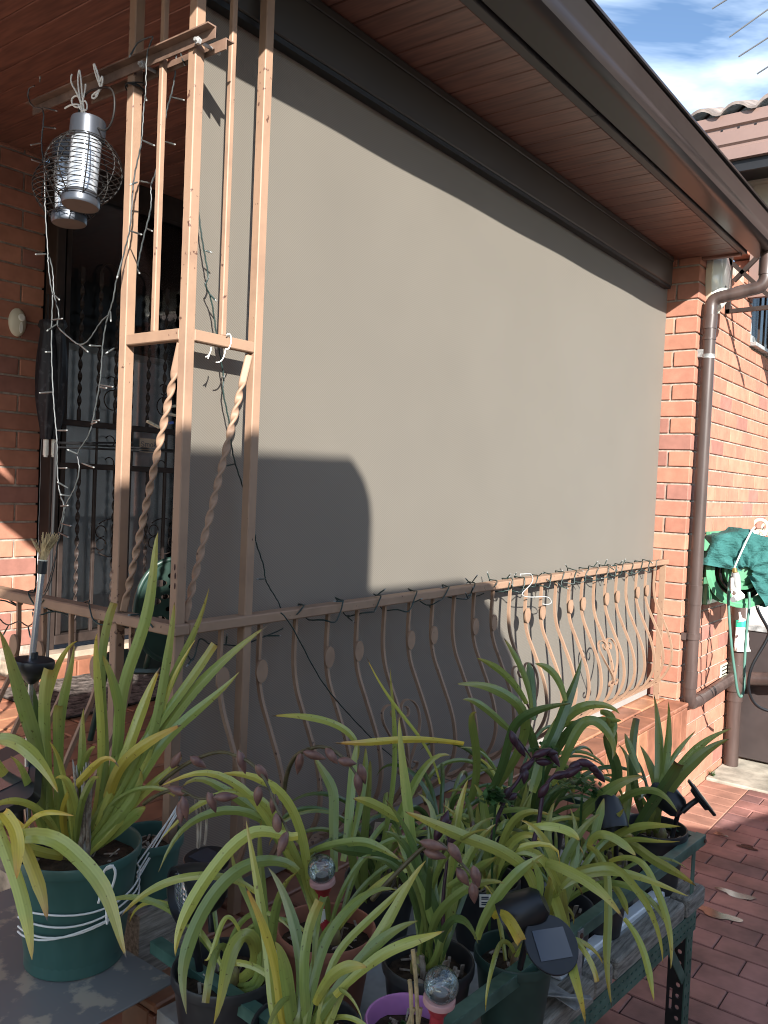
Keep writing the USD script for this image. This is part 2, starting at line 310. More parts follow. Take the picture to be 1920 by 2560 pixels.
leaf_mat('leaf_yellowgreen', (0.410,0.430,0.090), (0.54,0.46,0.09), 0.04)
leaf_mat('leaf_yellow', (0.58,0.46,0.065), (0.60,0.39,0.08), 0.04)

# blind cloth: fine woven mesh
MAT['blind_cloth'] = usdkit.material(stage, '/World/Looks/blind_cloth', {
    'geo': ('geometry', {}), 'sx': ('separate_xyz', {}),
    'w1': ('math', {'math_type': 'multiply_add', 'value2': 680.0}), 'w1b': ('math', {'math_type': 'multiply', 'value2': 1050.0}), 's1': ('math', {'math_type': 'sine'}),
    'nz': ('noise_texture', {'scale': 3.0, 'detail': 3.0}), 'mr': ('map_range', {'from_min': -1.0, 'from_max': 1.0, 'to_min': 0.78, 'to_max': 1.22}),
    'mn': ('map_range', {'from_min': 0.3, 'from_max': 0.7, 'to_min': 0.965, 'to_max': 1.035}), 'mu': ('math', {'math_type': 'multiply'}),
    'hs': ('hsv', {'color': (0.134,0.119,0.096)}), 'tr': ('translucent_bsdf', {'color': (0.50,0.52,0.54)}), 'mxb': ('mix_closure', {'fac': 0.13}), 'p': ('principled_bsdf', {'roughness': 0.7, 'specular_ior_level': 0.25, 'sheen_weight': 0.15}), 'bp': ('bump', {'strength': 0.15, 'distance': 0.0005})},
    [('geo.position', 'sx.vector'), ('geo.position', 'nz.vector'), ('sx.z', 'w1b.value1'), ('sx.x', 'w1.value1'), ('w1b.value', 'w1.value3'), ('w1.value', 's1.value1'), ('s1.value', 'mr.value'), ('nz.fac', 'mn.value'),
     ('mr.result', 'mu.value1'), ('mn.result', 'mu.value2'), ('mu.value', 'hs.value'), ('hs.color', 'p.base_color'), ('s1.value', 'bp.height'), ('bp.normal', 'p.normal'), ('p.BSDF', 'mxb.closure1'), ('tr.BSDF', 'mxb.closure2')], surface='mxb.closure')
# panes
MAT['pane'] = usdkit.material(stage, '/World/Looks/pane', {
    'fr': ('fresnel', {'IOR': 1.6}), 'tr': ('transparent_bsdf', {'color': (0.90,0.92,0.93)}), 'gl': ('glossy_bsdf', {'roughness': 0.03}), 'mx': ('mix_closure', {})},
    [('fr.fac', 'mx.fac'), ('tr.BSDF', 'mx.closure1'), ('gl.BSDF', 'mx.closure2')], surface='mx.closure')
MAT['crackle'] = usdkit.material(stage, '/World/Looks/crackle', {
    'geo': ('geometry', {}), 'vo': ('voronoi_texture', {'feature': 'distance_to_edge', 'scale': 120.0}), 'bp': ('bump', {'strength': 0.6, 'distance': 0.0016}),
    'fr': ('fresnel', {'IOR': 1.7}), 'tr': ('transparent_bsdf', {'color': (0.93,0.95,0.94)}), 'gl': ('glossy_bsdf', {'roughness': 0.05, 'color': (0.95,1,0.98)}), 'mx': ('mix_closure', {}), 'ma': ('math', {'math_type': 'multiply_add', 'value2': 0.9, 'value3': 0.05, 'use_clamp': True})},
    [('geo.position', 'vo.vector'), ('vo.distance', 'bp.height'), ('bp.normal', 'fr.normal'), ('bp.normal', 'gl.normal'), ('fr.fac', 'ma.value1'), ('ma.value', 'mx.fac'), ('tr.BSDF', 'mx.closure1'), ('gl.BSDF', 'mx.closure2')], surface='mx.closure')
MAT['lens'] = usdkit.material(stage, '/World/Looks/lens', {
    'geo': ('geometry', {}), 'vo': ('voronoi_texture', {'metric': 'chebychev', 'scale': 110.0, 'randomness': 0.15}), 'bp': ('bump', {'strength': 1.0, 'distance': 0.003}), 'p': ('principled_bsdf', {'metallic': 0.9, 'roughness': 0.12, 'base_color': (0.62,0.66,0.70)})},
    [('geo.position', 'vo.vector'), ('vo.distance', 'bp.height'), ('bp.normal', 'p.normal')], surface='p.BSDF')
MAT['led'] = usdkit.material(stage, '/World/Looks/led', {'p': ('principled_bsdf', {'base_color': (0.30,0.31,0.30), 'roughness': 0.25, 'transmission_weight': 0.3})}, [], surface='p.BSDF')
# ------------------------------------------------------------------ paving and ground
S = lambda name, m, mt, **k: obj(name, m, mt, kind='structure', **k)
S('ground', box(-40, 60, -40, 60, -0.30, -0.012), 'joint_sand', label='sandy ground under and around the paving', cat_='ground')
S('concrete_path', bbox(-6.0, 0.90, 1.42, 9.0, -.05, .002, .002), 'concrete', label='sunlit concrete path along the open left side of the porch', cat_='path')
pav = thing('brick_paving', 'dark red brick paving in running bond beside the plant bench', 'paving', kind='structure')
obj('joint', box(-3, 7.4, -1.1, 1.14, -0.012, -0.006), 'joint_sand', pav)
far_pavers = []; cnt = 0
for i in range(-26, 31):                                   # courses across x, bricks along y
    x0 = 3.352 + i*0.1175
    if x0 < 0.2 or x0 > 7.2: continue
    for k in range(-9, 6):
        y0 = 0.807 + k*0.232 + (0.116 if i % 2 else 0.0)
        if y0 + .226 > 1.136: 
            if y0 > 1.10: continue
        y1 = min(y0 + 0.228, 1.136); a = rnd.uniform(-.0012, .0012)
        m = bbox(x0+.002, x0+.1155, y0, y1, -0.05, a, 0.003)
        if x0 > 2.0 and y0 > -0.15 and cnt < 290:
            obj('paver', m, f'paver_{rnd.choice([0,0,1,1,2,3])}', pav); cnt += 1
        else: far_pavers.append(m)
obj('paver', cat(*far_pavers), 'paver_0', pav, kind='stuff')
for i in range(22):                                        # lighter border course along the wall
    x0 = 2.40 + i*0.1165
    obj('border_paver', bbox(x0+.002, x0+.1145, 1.140, 1.374, -0.05, rnd.uniform(-.001,.001), .003), 'paver_border', pav)
v = []                                                      # concrete strip with a rough edge
S('concrete_strip', cat(bbox(4.985, 7.4, 0.2, 1.376, -0.06, 0.006, .004), bbox(4.97, 5.6, 0.98, 1.376, -0.05, 0.012, .006)), 'concrete', label='pale cracked concrete strip at the foot of the side gate', cat_='concrete strip')
obj('weed', cat(*[ (np.array([[0,0,0],[.004,.0,.0],[math.cos(a)*.02*l, math.sin(a)*.02*l, .03*l]])+[5.03+rnd.uniform(-.02,.02),1.36+rnd.uniform(-.02,.0),.012], np.array([[0,1,2]])) for a,l in [(rnd.uniform(0,6.28), rnd.uniform(.5,1.5)) for _ in range(60)]]), 'herb', label='tiny tuft of weed growing where the brick wall meets the concrete', cat_='weed')
obj('manhole_lid', tf(lathe([(0,.0),(.12,.0),(.12,.014),(.105,.018),(0,.018)],28), t=(5.62,1.12,.013)), 'white_paint', label='round white drain cover lying on the concrete strip', cat_='drain cover')

# ------------------------------------------------------------------ brick walls
CH = 0.086; Z0 = 1.019 + G
def courses(zlo, zhi):
    k0 = math.floor((zlo - Z0)/CH); out = []
    k = k0
    while Z0 + k*CH < zhi:
        out.append((k, Z0 + k*CH, Z0 + k*CH + 0.076)); k += 1
    return out
YF, XP = 1.378, 4.388                                       # front wall face, porch side face of the pier
fw = thing('brick_wall', 'sunlit orange brick wall and pier to the right of the blind', 'brick wall', (XP, YF, 0))
obj('mortar', cat(box(XP+.008, 6.6, YF+.008, 1.60, 0, 2.56), box(XP+.008,5.42,YF+.008,1.60,2.56,2.93), box(5.42,6.6,YF+.008,1.6,3.25,3.30)), 'mortar', fw)
up = []; n_b = 0
for k, z0, z1 in courses(0.02, 3.40):
    odd = k % 2
    # porch side face of the pier
    if z1 > 2.95: continue_pier = False
    if z0 > 0.3:
        rows = [(YF, YF+.230)] if odd else [(YF, YF+.115), (YF+.125, YF+.230)]
    first = 0.110 if odd else 0.230
    x = XP; j = 0
    while x < 6.5:
        L = first if j == 0 else 0.240
        x1 = min(x + L, 6.5) if j == 0 else min(x+.230, 6.5)
        if not (z1 > 2.56 and z0 < 3.25 and x1 > 5.42):
            xe = x1
        elif x < 5.41: xe = 5.418
        else: xe = None
        if z1 > 2.95 and x < 5.2: xe = None
        if xe and xe - x > .02:
            y1 = YF + (.23 if (j == 0 and odd) else .11)
            dj = rnd.uniform(-.0012, .0012)
            m = bbox(x+ (0 if j==0 else 0), xe, YF+dj, y1, z0, z1, .003)
            if z0 < 2.95 and n_b < 292: obj('brick', m, f'brick_{rnd.choice([0,0,1,2,3,4,5,5])}', fw); n_b += 1
            else: up.append(m)
        x = x1 + .010; j += 1
    if not odd and z1 < 2.95: up.append(bbox(XP, XP+.11, YF+.125, YF+.23, z0, z1, .003)) if z0 < .4 else obj('brick', bbox(XP, XP+.11, YF+.120, YF+.23, z0, z1, .003), f'brick_{rnd.choice([0,1,2,4,5])}', fw)
obj('brick', cat(*up), 'brick_0', fw, kind='stuff')
# vent in the front wall
vt = thing('air_vent', 'cream slotted air vent low in the brick wall behind the pipe', 'vent', (5.27, YF, .55))
obj('frame', cat(box(5.16,5.38,YF-.008,YF+.004,.49,.50), box(5.16,5.38,YF-.008,YF+.004,.62,.63), box(5.16,5.17,YF-.008,YF+.004,.50,.62), box(5.37,5.38,YF-.008,YF+.004,.50,.62)), 'cream_plastic', vt)
for i in range(5): obj('slat', box(5.172,5.368,YF-.006,YF+.003,.505+i*.023,.518+i*.023), 'cream_plastic', vt)
obj('recess', box(5.17,5.37,YF-.003,YF+.0035,.50,.62), 'black_trim', vt)
# back wall of the porch
YB = 3.80
bw = thing('brick_wall', 'shaded orange brick wall at the back of the porch beside the door', 'brick wall', (2.237, YB, .6))
obj('mortar', box(-0.6, 2.229, YB+.008, 4.05, 0.3, 3.12), 'mortar', bw)
obj('mortar', box(3.40, 6.0, YB+.008, 4.05, 0.3, 3.12), 'mortar', bw)
ZB = 0.174 + G; far = []
for k in range(-12, 17):
    z0 = ZB + k*CH + .010; z1 = z0 + .076
    x1 = 2.237; j = 0
    while x1 > -0.5:
        L = (.110 if k % 2 else .230) if j == 0 else .230
        m = bbox(x1-L, x1, YB+rnd.uniform(-.001,.001), YB+.11, z0, z1, .003)
        if x1 > 1.45: obj('brick', m, f'brick_{rnd.choice([0,0,1,2,3,4,5])}', bw)
        else: far.append(m)
        x1 -= L + .010; j += 1
    x0 = 3.40
    while x0 < 4.38: far.append(bbox(x0, x0+.23, YB, YB+.11, z0, z1, .003)); x0 += .24
obj('brick', cat(*far), 'brick_2', bw, kind='stuff')

# ------------------------------------------------------------------ porch floor: tiled ledge and raised floor
ZL, ZF = -1.05+G, -0.97+G
pf = thing('porch_floor', 'terracotta tiled porch floor and ledge under the balustrade', 'porch floor', (1.06, 1.32, 0))
obj('base', cat(box(1.075, 4.386, 1.335, 3.79, 0, ZL-.012), box(1.075, 4.386, 1.66, 3.79, ZL-.012, ZF-.012)), 'grout', pf)
nt = 0
for r, (ya, yb) in enumerate([(1.316, 1.428), (1.438, 1.55), (1.56, 1.648)]):
    x = 1.056 - (0.12 if r % 2 else 0)
    while x < 4.38:
        xa, xb = max(x, 1.056), min(x+.230, 4.384)
        if xb-xa > .03: obj('tile', bbox(xa, xb, ya, yb, ZL-.02, ZL+rnd.uniform(-.001,.001), .004), f'tile_{rnd.randrange(3)}', pf)
        x += .240
x = 1.056                                                   # riser tiles
while x < 4.38:
    obj('tile', bbox(x, min(x+.112,4.384), 1.320, 1.340, ZL-.245, ZL-.026, .003), f'tile_{rnd.randrange(3)}', pf); x += .120
y = 1.345
while y < 2.6:
    obj('tile', bbox(1.060, 1.082, y, y+.112, ZL-.245, ZL-.026, .003), f'tile_{rnd.randrange(3)}', pf); y += .120
y = 1.56
while y < 2.4: obj('tile', bbox(1.056, 1.165, y, y+.230, ZL-.02, ZL, .004), f'tile_{rnd.randrange(3)}', pf); y += .24
low = []
for k, z0, z1 in courses(.02, ZL-.30):
    x = 1.066 - (.12 if k%2 else 0)
    while x < 4.38:
        if x+.23 > 1.08: low.append(bbox(max(x,1.066), min(x+.23,4.386), 1.326, 1.40, z0, z1, .003))
        x += .24
    y = 1.41
    while y < 3.7: low.append(bbox(1.066, 1.14, y, y+.23, z0, z1, .003)); y += .24
for m in low: obj('brick', m, f'brick_{rnd.choice([2,2,4,0])}', pf)
deep = []
for i, r in enumerate(np.arange(1.66, 3.78, .12)):
    x = 1.17 - (0.12 if i % 2 else 0)
    while x < 4.38:
        m = bbox(max(x,1.17), min(x+.23,4.384), r, r+.112, ZF-.02, ZF+rnd.uniform(-.001,.001), .004)
        if 1.5 < x < 2.75 and r > 2.2: obj('tile', m, f'tile_{rnd.randrange(3)}', pf)
        else: deep.append(m)
        x += .24
obj('tile', cat(*deep), 'tile_0', pf, kind='stuff')
# door step and mat
ds = thing('door_step', 'tiled threshold step with a beige sloping sill at the front door', 'door step', (2.2, 3.52, ZF))
obj('base', box(2.06, 3.40, 3.535, 3.79, ZF, ZF+.068), 'grout', ds)
x = 2.06
while x < 3.38: obj('tile', bbox(x, x+.112, 3.52, 3.60, ZF+.002, ZF+.078, .003), f'tile_{rnd.randrange(3)}', ds); x += .12
obj('sill', cat(bbox(2.05, 3.40, 3.60, 3.70, ZF+.070, ZF+.105, .004)), 'door_sill', ds)
n = 60; mg = np.stack(np.meshgrid(np.linspace(1.86, 2.62, n), np.linspace(2.93, 3.50, n), indexing='ij'), -1).reshape(-1, 2)
zz = ZF + .010 + .004*meshkit.fbm(np.c_[mg*40, np.zeros(len(mg))], 3)
q = np.array([(i*n+j, (i+1)*n+j, (i+1)*n+j+1, i*n+j+1) for i in range(n-1) for j in range(n-1)])
obj('doormat', cat((np.c_[mg, zz], q), box(1.86,2.62,2.93,3.50,ZF+.001,ZF+.010)), 'doormat', label='rough grey brown doormat lying before the front door', cat_='doormat', smooth=True)

# ------------------------------------------------------------------ security door, glass, curtain
dr = thing('security_door', 'dark brown security door with twisted bars and scrolls at the back of the porch', 'door', (2.24, 3.72, ZF))
zT, zb = 1.484+G, ZF+.095
obj('frame', cat(bbox(2.237, 2.285, 3.70, 3.79, zb, zT, .004), bbox(3.30, 3.40, 3.70, 3.79, zb, zT, .004), bbox(2.285, 3.30, 3.70, 3.79, -.845+G, -.80+G, .003), bbox(2.285, 3.30, 3.70, 3.79, 1.36+G, zT, .003)), 'brown_steel', dr)
obj('mullion', bbox(2.300, 2.325, 3.715, 3.735, -.80+G, 1.36+G, .002), 'brown_steel', dr)
for z in (.237, .027): obj('cross_rail', bbox(2.285, 3.30, 3.712, 3.738, z-.014+G, z+.014+G, .002), 'brown_steel', dr)
for x in (2.495, 2.70, 2.927, 3.10): obj('bar', bbox(x-.008, x+.008, 3.717, 3.733, -.80+G, .013+G, .002), 'brown_steel', dr)
for x in (2.50, 2.71, 2.93): obj('bar', bbox(x-.005, x+.005, 3.719, 3.731, .041+G, .223+G, .002), 'brown_steel', dr)
def twistbar(x, za, zc, w=.022, t=.006, pitch=.115, flat=.05):
    n = max(12, int((zc-za)/.005)); z = np.linspace(za, zc, n); L = zc-za
    s = np.clip((z-za-flat)/(L-2*flat), 0, 1); tw = s*math.pi*round((L-2*flat)/pitch*2)/1.0
    return sweep(np.c_[np.full(n,x), np.full(n,3.725), z], rrect(w,t,3), up=(0,1,0), twist=tw)
for x in (2.405, 2.612, 2.815, 3.02): obj('twisted_bar', twistbar(x, -.80+G, .013+G), 'brown_steel', dr, smooth=True)
for x in (2.395, 2.500, 2.600, 2.695, 2.800, 2.905, 3.02): obj('twisted_bar', twistbar(x, .25+G, 1.0+G), 'brown_steel', dr, smooth=True)
EX, EZ = np.array([1.,0,0]), np.array([0,0,1.])
def scroll(x, z, r, a0, a1, hw=.003): 
    return tube(arc((x,3.725,z), r, a0, a1, EX, EZ, 22), hw, 6)
for x in (2.605, 2.93):
    obj('scroll', cat(*[scroll(x-.03+G*0, z+G, .028, -2.2, 2.6) for z in (.46, .16, .05)], *[scroll(x-.02, z+G, .05, 1.2, 5.0) for z in (.37,)]), 'brown_steel', dr, smooth=True)
    obj('scroll', cat(*[scroll(x+sx*.065, zz_+G, .030, 0, 5.4) for sx in (-1,1) for zz_ in (-.30,-.365)], *[tube(arc((x,3.725,-.333+G), .115, b0, b0+1.5, EX, EZ*.85, 16), .003, 6) for b0 in (.82, 3.96)]), 'brown_steel', dr, smooth=True)
for z in (-.245,-.46): obj('scroll', scroll(2.283, z+G, .030, 0, 6.2, .004), 'brown_steel', dr, smooth=True)
for xa in (2.50, 2.70): obj('arch', tube(arc((xa+.05,3.725,1.0+G), .052, 0, math.pi, EX, EZ, 16), .005, 6), 'brown_steel', dr, smooth=True)
obj('pane', box(2.286, 3.30, 3.752, 3.757, -.80+G, 1.36+G), 'pane', dr)
n = 150; xs = np.linspace(2.25, 3.36, n); ys = 3.815 + .012*np.sin(xs*52) + .008*np.sin(xs*23+1)
obj('curtain', cat((np.vstack([np.c_[xs, ys, np.full(n, -.86+G)], np.c_[xs, ys, np.full(n, .60+G)]]), np.array([(i, i+1, n+i+1, n+i) for i in range(n-1)]))), 'curtain', dr, smooth=True)
obj('curtain_rail', bbox(2.25, 3.36, 3.80, 3.83, .60+G, .635+G, .003), 'white_paint', dr)
obj('blind_box', box(2.25, 3.36, 3.84, 3.845, .60+G, zT), 'curtain_dark', dr)
obj('room_back', box(2.237, 3.4, 4.02, 4.03, zb, zT), 'curtain_dark', dr)
sg_ = thing('door_sign', 'small pale plate with dark handwriting on the front door glass', 'sign', (2.80, 3.70, .15+G))
obj('plate', bbox(2.745, 2.86, 3.706, 3.710, .115+G, .190+G, .001), 'door_sill', sg_)
tm = meshkit.text_mesh('Smok', .028, .001)
obj('lettering', tf((np.asarray(tm.vertices), np.asarray(tm.faces)), R=[[1,0,0],[0,0,-1],[0,1,0]], t=(2.75, 3.706, .145+G)), 'ink', sg_)
# sensor / door bell on the bricks
c = P(43, 806, y=YB-.001); sb = thing('door_bell', 'oval cream door bell unit fixed to the shaded bricks', 'door bell', c)
e = affinity.scale(sg.Point(0,0).buffer(1, 24), .043, .066)
Rf = np.array([[1,0,0],[0,0,-1],[0,1,0]])
obj('cover', cat(tf(ball((0,0,0), 1, (.043,.066,.026), 3), Rf, c)), 'cream_plastic', sb, smooth=True)
obj('button', tf(lathe([(0,0),(.017,0),(.017,.006),(.013,.009),(0,.010)], 24), Rf, c+[0.008,-.021,.022]), 'white_plastic', sb, smooth=30)
obj('slot', tf(extr(affinity.scale(sg.Point(0,0).buffer(1,12), .008,.026), .004), Rf, c+[.006,-.023,-.025]), 'white_plastic', sb)

# ------------------------------------------------------------------ eaves: soffit, fascia, gutter, roof, porch ceiling
ZS = 1.226+G; ZC = 1.484+G
ev = thing('eaves', 'red brown timber lined eaves with dark fascia over the blind', 'eaves', (1.2, 1.2, ZS))
x = 0.13
while x < 4.40:
    w = min(.094, 4.405-x)
    obj('soffit_board', bbox(x+.0012, x+w-.0012, 1.200, 1.545, ZS, ZS+.014, .0022), 'timber_soffit', ev); x += .095
obj('end_trim', bbox(4.408, 4.436, 1.19, 1.60, ZS-.012, ZS+.05, .003), 'timber_soffit', ev)
obj('fascia', cat(bbox(0.11, 2.590, 1.168, 1.199, ZS-.003, ZS+.20, .002), bbox(2.594, 4.445, 1.168, 1.199, ZS-.0015, ZS+.20, .003)), 'fascia_paint', ev)
obj('wall_plate', box(1.195, 4.386, 1.546, 1.60, ZS, ZC+.1), 'fascia_paint', ev)
obj('side_fascia', box(0.09, 0.125, 1.168, 3.95, ZS-.01, ZS+.20), 'fascia_paint', ev)
rf = thing('porch_roof', 'tiled roof over the porch above the gutter', 'roof', (1, 1.2, ZS+.2))
sl = math.tan(math.radians(20))
for i in range(7):
    y0 = 1.10 + i*.33; z0 = ZS+.20 + (y0-1.10)*sl
    m = box(.06, 4.47, 0, .36, 0, .02); m = tf(m, R=[[1,0,0],[0,math.cos(.35),-math.sin(.35)],[0,math.sin(.35),math.cos(.35)]], t=(0,y0,z0+.012*(i%2)))
    obj('tile_course', m, 'roof_tile', rf)
obj('roof_back', box(.1, 4.44, 3.3, 4.2, ZS+.62, ZS+.9), 'roof_tile', rf)
pc = thing('porch_ceiling', 'red brown stained timber lining boards over the porch', 'ceiling', (1.2, 1.6, ZC))
x = 0.13
cb = []
while x < 4.38:
    m = bbox(x+.0012, x+.0938, 1.602, 3.795, ZC, ZC+.014, .0025)
    if x > 1.0 and x < 3.4: obj('board', m, 'timber_soffit', pc)
    else: cb.append(m)
    x += .095
obj('board', cat(*cb), 'timber_soffit', pc, kind='stuff')
obj('side_soffit', box(.126, 1.18, 1.602, 3.795, ZS, ZS+.01) if 0 else box(.10, .128, 1.55, 3.795, ZC-.05, ZC+.02), 'fascia_paint', pc)
# quad gutter
gprof = [(1.166, ZS+.165), (1.166, ZS+.012), (1.160, ZS+.006), (1.085, ZS+.006), (1.062, ZS+.010), (1.046, ZS+.020), (1.040, ZS+.034), (1.0385, ZS+.050), (1.037, ZS+.060), (1.019, ZS+.104)]
bead = [(1.022+.0115*math.cos(a)-.002, ZS+.116+.0115*math.sin(a)) for a in np.linspace(-1.2, 3.6, 11)]
gprof = gprof + bead[::1]
inner = [(y+.0015 if y < 1.1 else y, z+.0015) for y, z in gprof][::-1]
pr = np.array(gprof); X0, X1 = 0.06, 4.56
def strip(pr, xa, xb): 
    k = len(pr); V = np.vstack([np.c_[np.full(k, xa), pr], np.c_[np.full(k, xb), pr]]); return V, np.array([(i, i+1, k+i+1, k+i) for i in range(k-1)])
gt = thing('gutter', 'glossy dark brown quad gutter along the porch eaves', 'gutter', (2.5, 1.05, ZS))
obj('channel', strip(pr, X0, X1), 'gutter_paint', gt, smooth=28)
cap = sg.Polygon([(y, z) for y, z in gprof[:9]] + [(1.04, ZS+.126), (1.166, ZS+.165)]).buffer(0)
cm = extr(cap, .003); cv = np.asarray(cm[0]); obj('end_cap', (np.c_[X1+cv[:,2], cv[:,0], cv[:,1]], cm[1]), 'gutter_paint', gt)
for x in (1.3, 2.2, 3.1, 4.0): obj('bracket', bbox(x, x+.02, 1.04, 1.166, ZS+.118, ZS+.122, .0005), 'gutter_paint', gt)

# ------------------------------------------------------------------ outdoor blind
BX = 1.252
ob = thing('outdoor_blind', 'closed taupe woven outdoor blind filling the porch opening', 'blind', (1.28, 1.54, 0))
gx, gz = np.meshgrid(np.linspace(BX, 4.384, 90), np.linspace(-1.0, 1.10, 60), indexing='ij')
gy = 1.5405 + .0022*np.sin(gx*3.1+.6)*np.cos(gz*1.3) + .0016*np.sin(gx*9.0+gz*2.0) + .004*(meshkit.fbm(np.stack([gx*1.6, gz*.7, gx*0], -1), 3, 3)-.5) - .0025*np.exp(-((gx-4.384)/.10)**2)
q = np.array([(i*60+k, (i+1)*60+k, (i+1)*60+k+1, i*60+k+1) for i in range(89) for k in range(59)])
obj('cloth', (np.stack([gx, gy, gz+G], -1).reshape(-1,3), q), 'blind_cloth', ob, smooth=True)
obj('pelmet', cat(bbox(BX, 4.338, 1.500, 1.538, 1.080+G, ZS-.002, .003), bbox(BX, 4.338, 1.494, 1.500, 1.20+G, ZS-.002, .002)), 'pelmet', ob)
obj('roller', cyl((1.29,1.562,1.15+G),(4.33,1.562,1.15+G),.018,16), 'black_trim', ob, smooth=30)
obj('seal', box(BX, 4.338, 1.506, 1.536, 1.066+G, 1.080+G), 'black_trim', ob)
obj('bottom_bar', bbox(BX+.002, 4.372, 1.528, 1.556, -1.046+G, -1.000+G, .004), 'alu_bar', ob)
obj('side_channel', bbox(1.246, 1.2515, 1.532, 1.552, -1.04+G, 1.2+G, .002), 'black_trim', ob)
obj('crank_bracket', bbox(1.40, 1.41, 1.488, 1.50, 1.13+G, 1.21+G, .002), 'galv', ob)

# ------------------------------------------------------------------ wrought iron corner post
XC, YR, s_ = 1.189, 1.458, .0255
cp = thing('corner_post', 'salmon painted wrought iron corner post of three uprights with twisted braces', 'post', (XC, YR, ZL))
zt = ZC
obj('upright', cat(bbox(XC, XC+s_, YR, YR+s_, ZL, zt, .002)), 'post_paint', cp)
obj('upright', cat(bbox(1.393, 1.393+s_, YR, YR+s_, ZL, ZS+.0, .002)), 'post_paint', cp)
obj('upright', cat(bbox(XC, XC+s_, 1.672, 1.672+s_, ZF, zt, .002)), 'post_paint', cp)
obj('mid_rail', bbox(XC+s_, 1.393, YR+.001, YR+s_-.001, .296+G, .321+G, .002), 'post_paint', cp)
obj('mid_rail', bbox(XC+.001, XC+s_-.001, YR+s_, 1.672, .296+G, .321+G, .002), 'post_paint', cp)
obj('bar', bbox(1.295, 1.309, YR+.005, YR+.019, .321+G, ZS, .002), 'post_paint', cp)
obj('bar', bbox(XC+.005, XC+.019, 1.575, 1.589, .321+G, zt, .002), 'post_paint', cp)
def brace(a, b, w=.018, t=.0085, pitch=.040):
    a, b = np.asarray(a, float), np.asarray(b, float); L = np.linalg.norm(b-a); n = int(L/.0025)
    s = np.linspace(0, 1, n); tw = np.clip((s-.10)/.85, 0, 1)*math.pi*round(L*.85/pitch)
    return sweep(a + np.outer(s, b-a), rrect(w,t), up=(0.6,0.8,0), twist=tw)
obj('brace', brace((1.388, YR+.013, .29+G), (1.222, YR+.013, -.322+G)), 'post_paint', cp, smooth=True)
obj('brace', brace((XC+.013, 1.490, .29+G), (XC+.013, 1.664, -.322+G)), 'post_paint', cp, smooth=True)
for (u, v) in ((437, 1418), (437, 1465), (438,1440)):
    p = P(u, v, y=YR-.0004); obj('rust_chip', tf(ball((0,0,0), .005, (.5,.12,1.5), 1), None, p), 'rust', cp)

# ------------------------------------------------------------------ balustrades
prof = [(1.472,-.349),(1.473,-.40),(1.4735,-.447),(1.468,-.50),(1.455,-.545),(1.438,-.58),(1.421,-.615),(1.403,-.652),(1.386,-.69),(1.373,-.73),(1.366,-.77),(1.3645,-.80),(1.372,-.842),(1.388,-.879),(1.408,-.912),(1.438,-.942),(1.466,-.953)]
def make_baluster(path, place, oval, heart):
    pts = np.array([place(y, z) for y, z in spline(np.array(prof), 40)])
    b = obj('baluster', sweep(pts, rect(.012,.006) if False else rect(.0085,.0105), up=place_up(place)), 'post_paint', path, smooth=40)
    if oval:
        cpt = place(1.466, -.468); X = nrm(np.array(place_side(place))); N = place_out(place)
        m = extr(affinity.scale(sg.Point(0,0).buffer(1, 16), .019, .0285), .006)
        Vv = np.asarray(m[0]); V2 = cpt + np.outer(Vv[:,0], X) + np.outer(Vv[:,1], [0,0,1]) + np.outer(Vv[:,2]+.002, N)
        obj('oval', (V2, m[1]), 'post_paint', b, smooth=30)
    if heart:
        X = nrm(np.array(place_side(place))); tubes = []
        for sx in (-1, 1):
            q = spline(np.array([(.019,-.643),(.023,-.656),(.014,-.668),(.005,-.655),(.010,-.637),(.026,-.627),(.043,-.640),(.047,-.668),(.038,-.708),(.021,-.750),(.006,-.787),(.004,-.803),(.010,-.817),(.022,-.817),(.025,-.803),(.016,-.796)])*[sx*1.9,1]+[sx*-.004,0], 80)
            pp = np.array(prof); zi = q[:,1]; yi = np.interp(zi, pp[::-1,1], pp[::-1,0])
            pts = np.array([place(yy-.003, zz_)+X*ox for (ox, _), yy, zz_ in zip(q, yi, zi)])
            tubes.append(sweep(pts, rect(.0032, .009), up=place_out(place)))
        obj('heart_scroll', cat(*tubes), 'post_paint', b, smooth=40)
    return b
def place_up(pl): return pl.out
def place_side(pl): return pl.side
def place_out(pl): return pl.out
class Pl:
    def __init__(self, f, side, out): self.f, self.side, self.out = f, np.array(side, float), np.array(out, float)
    def __call__(self, y, z): return np.array(self.f(y, z), float)
bf = thing('front_balustrade', 'salmon wrought iron balustrade with bellied balusters along the blind', 'balustrade', (1.2, YR, ZL))
obj('handrail', bbox(1.222, 4.372, 1.450, 1.492, -.350+G, -.325+G, .003), 'post_paint', bf)
obj('bottom_rail', bbox(1.215, 4.345, 1.450, 1.482, -.963+G, -.951+G, .002), 'post_paint', bf)
obj('end_bar', bbox(4.330, 4.336, 1.452, 1.484, ZL, -.350+G, .001), 'post_paint', bf)
for i in range(24):
    x = 1.333 + .1259*i
    make_baluster(bf, Pl(lambda y, z, x=x: (x, y, z+G), (1,0,0), (0,-1,0)), i % 3 != 2, i in (5, 11, 17, 23) and i < 23)
bl = thing('side_balustrade', 'salmon wrought iron balustrade on the open left side of the porch', 'balustrade', (XC, 1.7, ZL))
obj('handrail', cat(bbox(1.180, 1.222, 1.450, 3.79, -.350+G, -.325+G, .003)), 'post_paint', bl)
obj('bottom_rail', bbox(1.190, 1.222, 1.70, 3.78, -.963+G, -.951+G, .002), 'post_paint', bl)
for i in range(17):
    y = 1.630 + .1225*i
    if y < 1.70 and False: continue
    make_baluster(bl, Pl(lambda yy, z, y=y: (1.202 + (yy-1.472), y, z+G), (0,-1,0), (-1,0,0)), i in (1, 3, 4, 6, 7, 9, 10, 12, 13, 15), False)


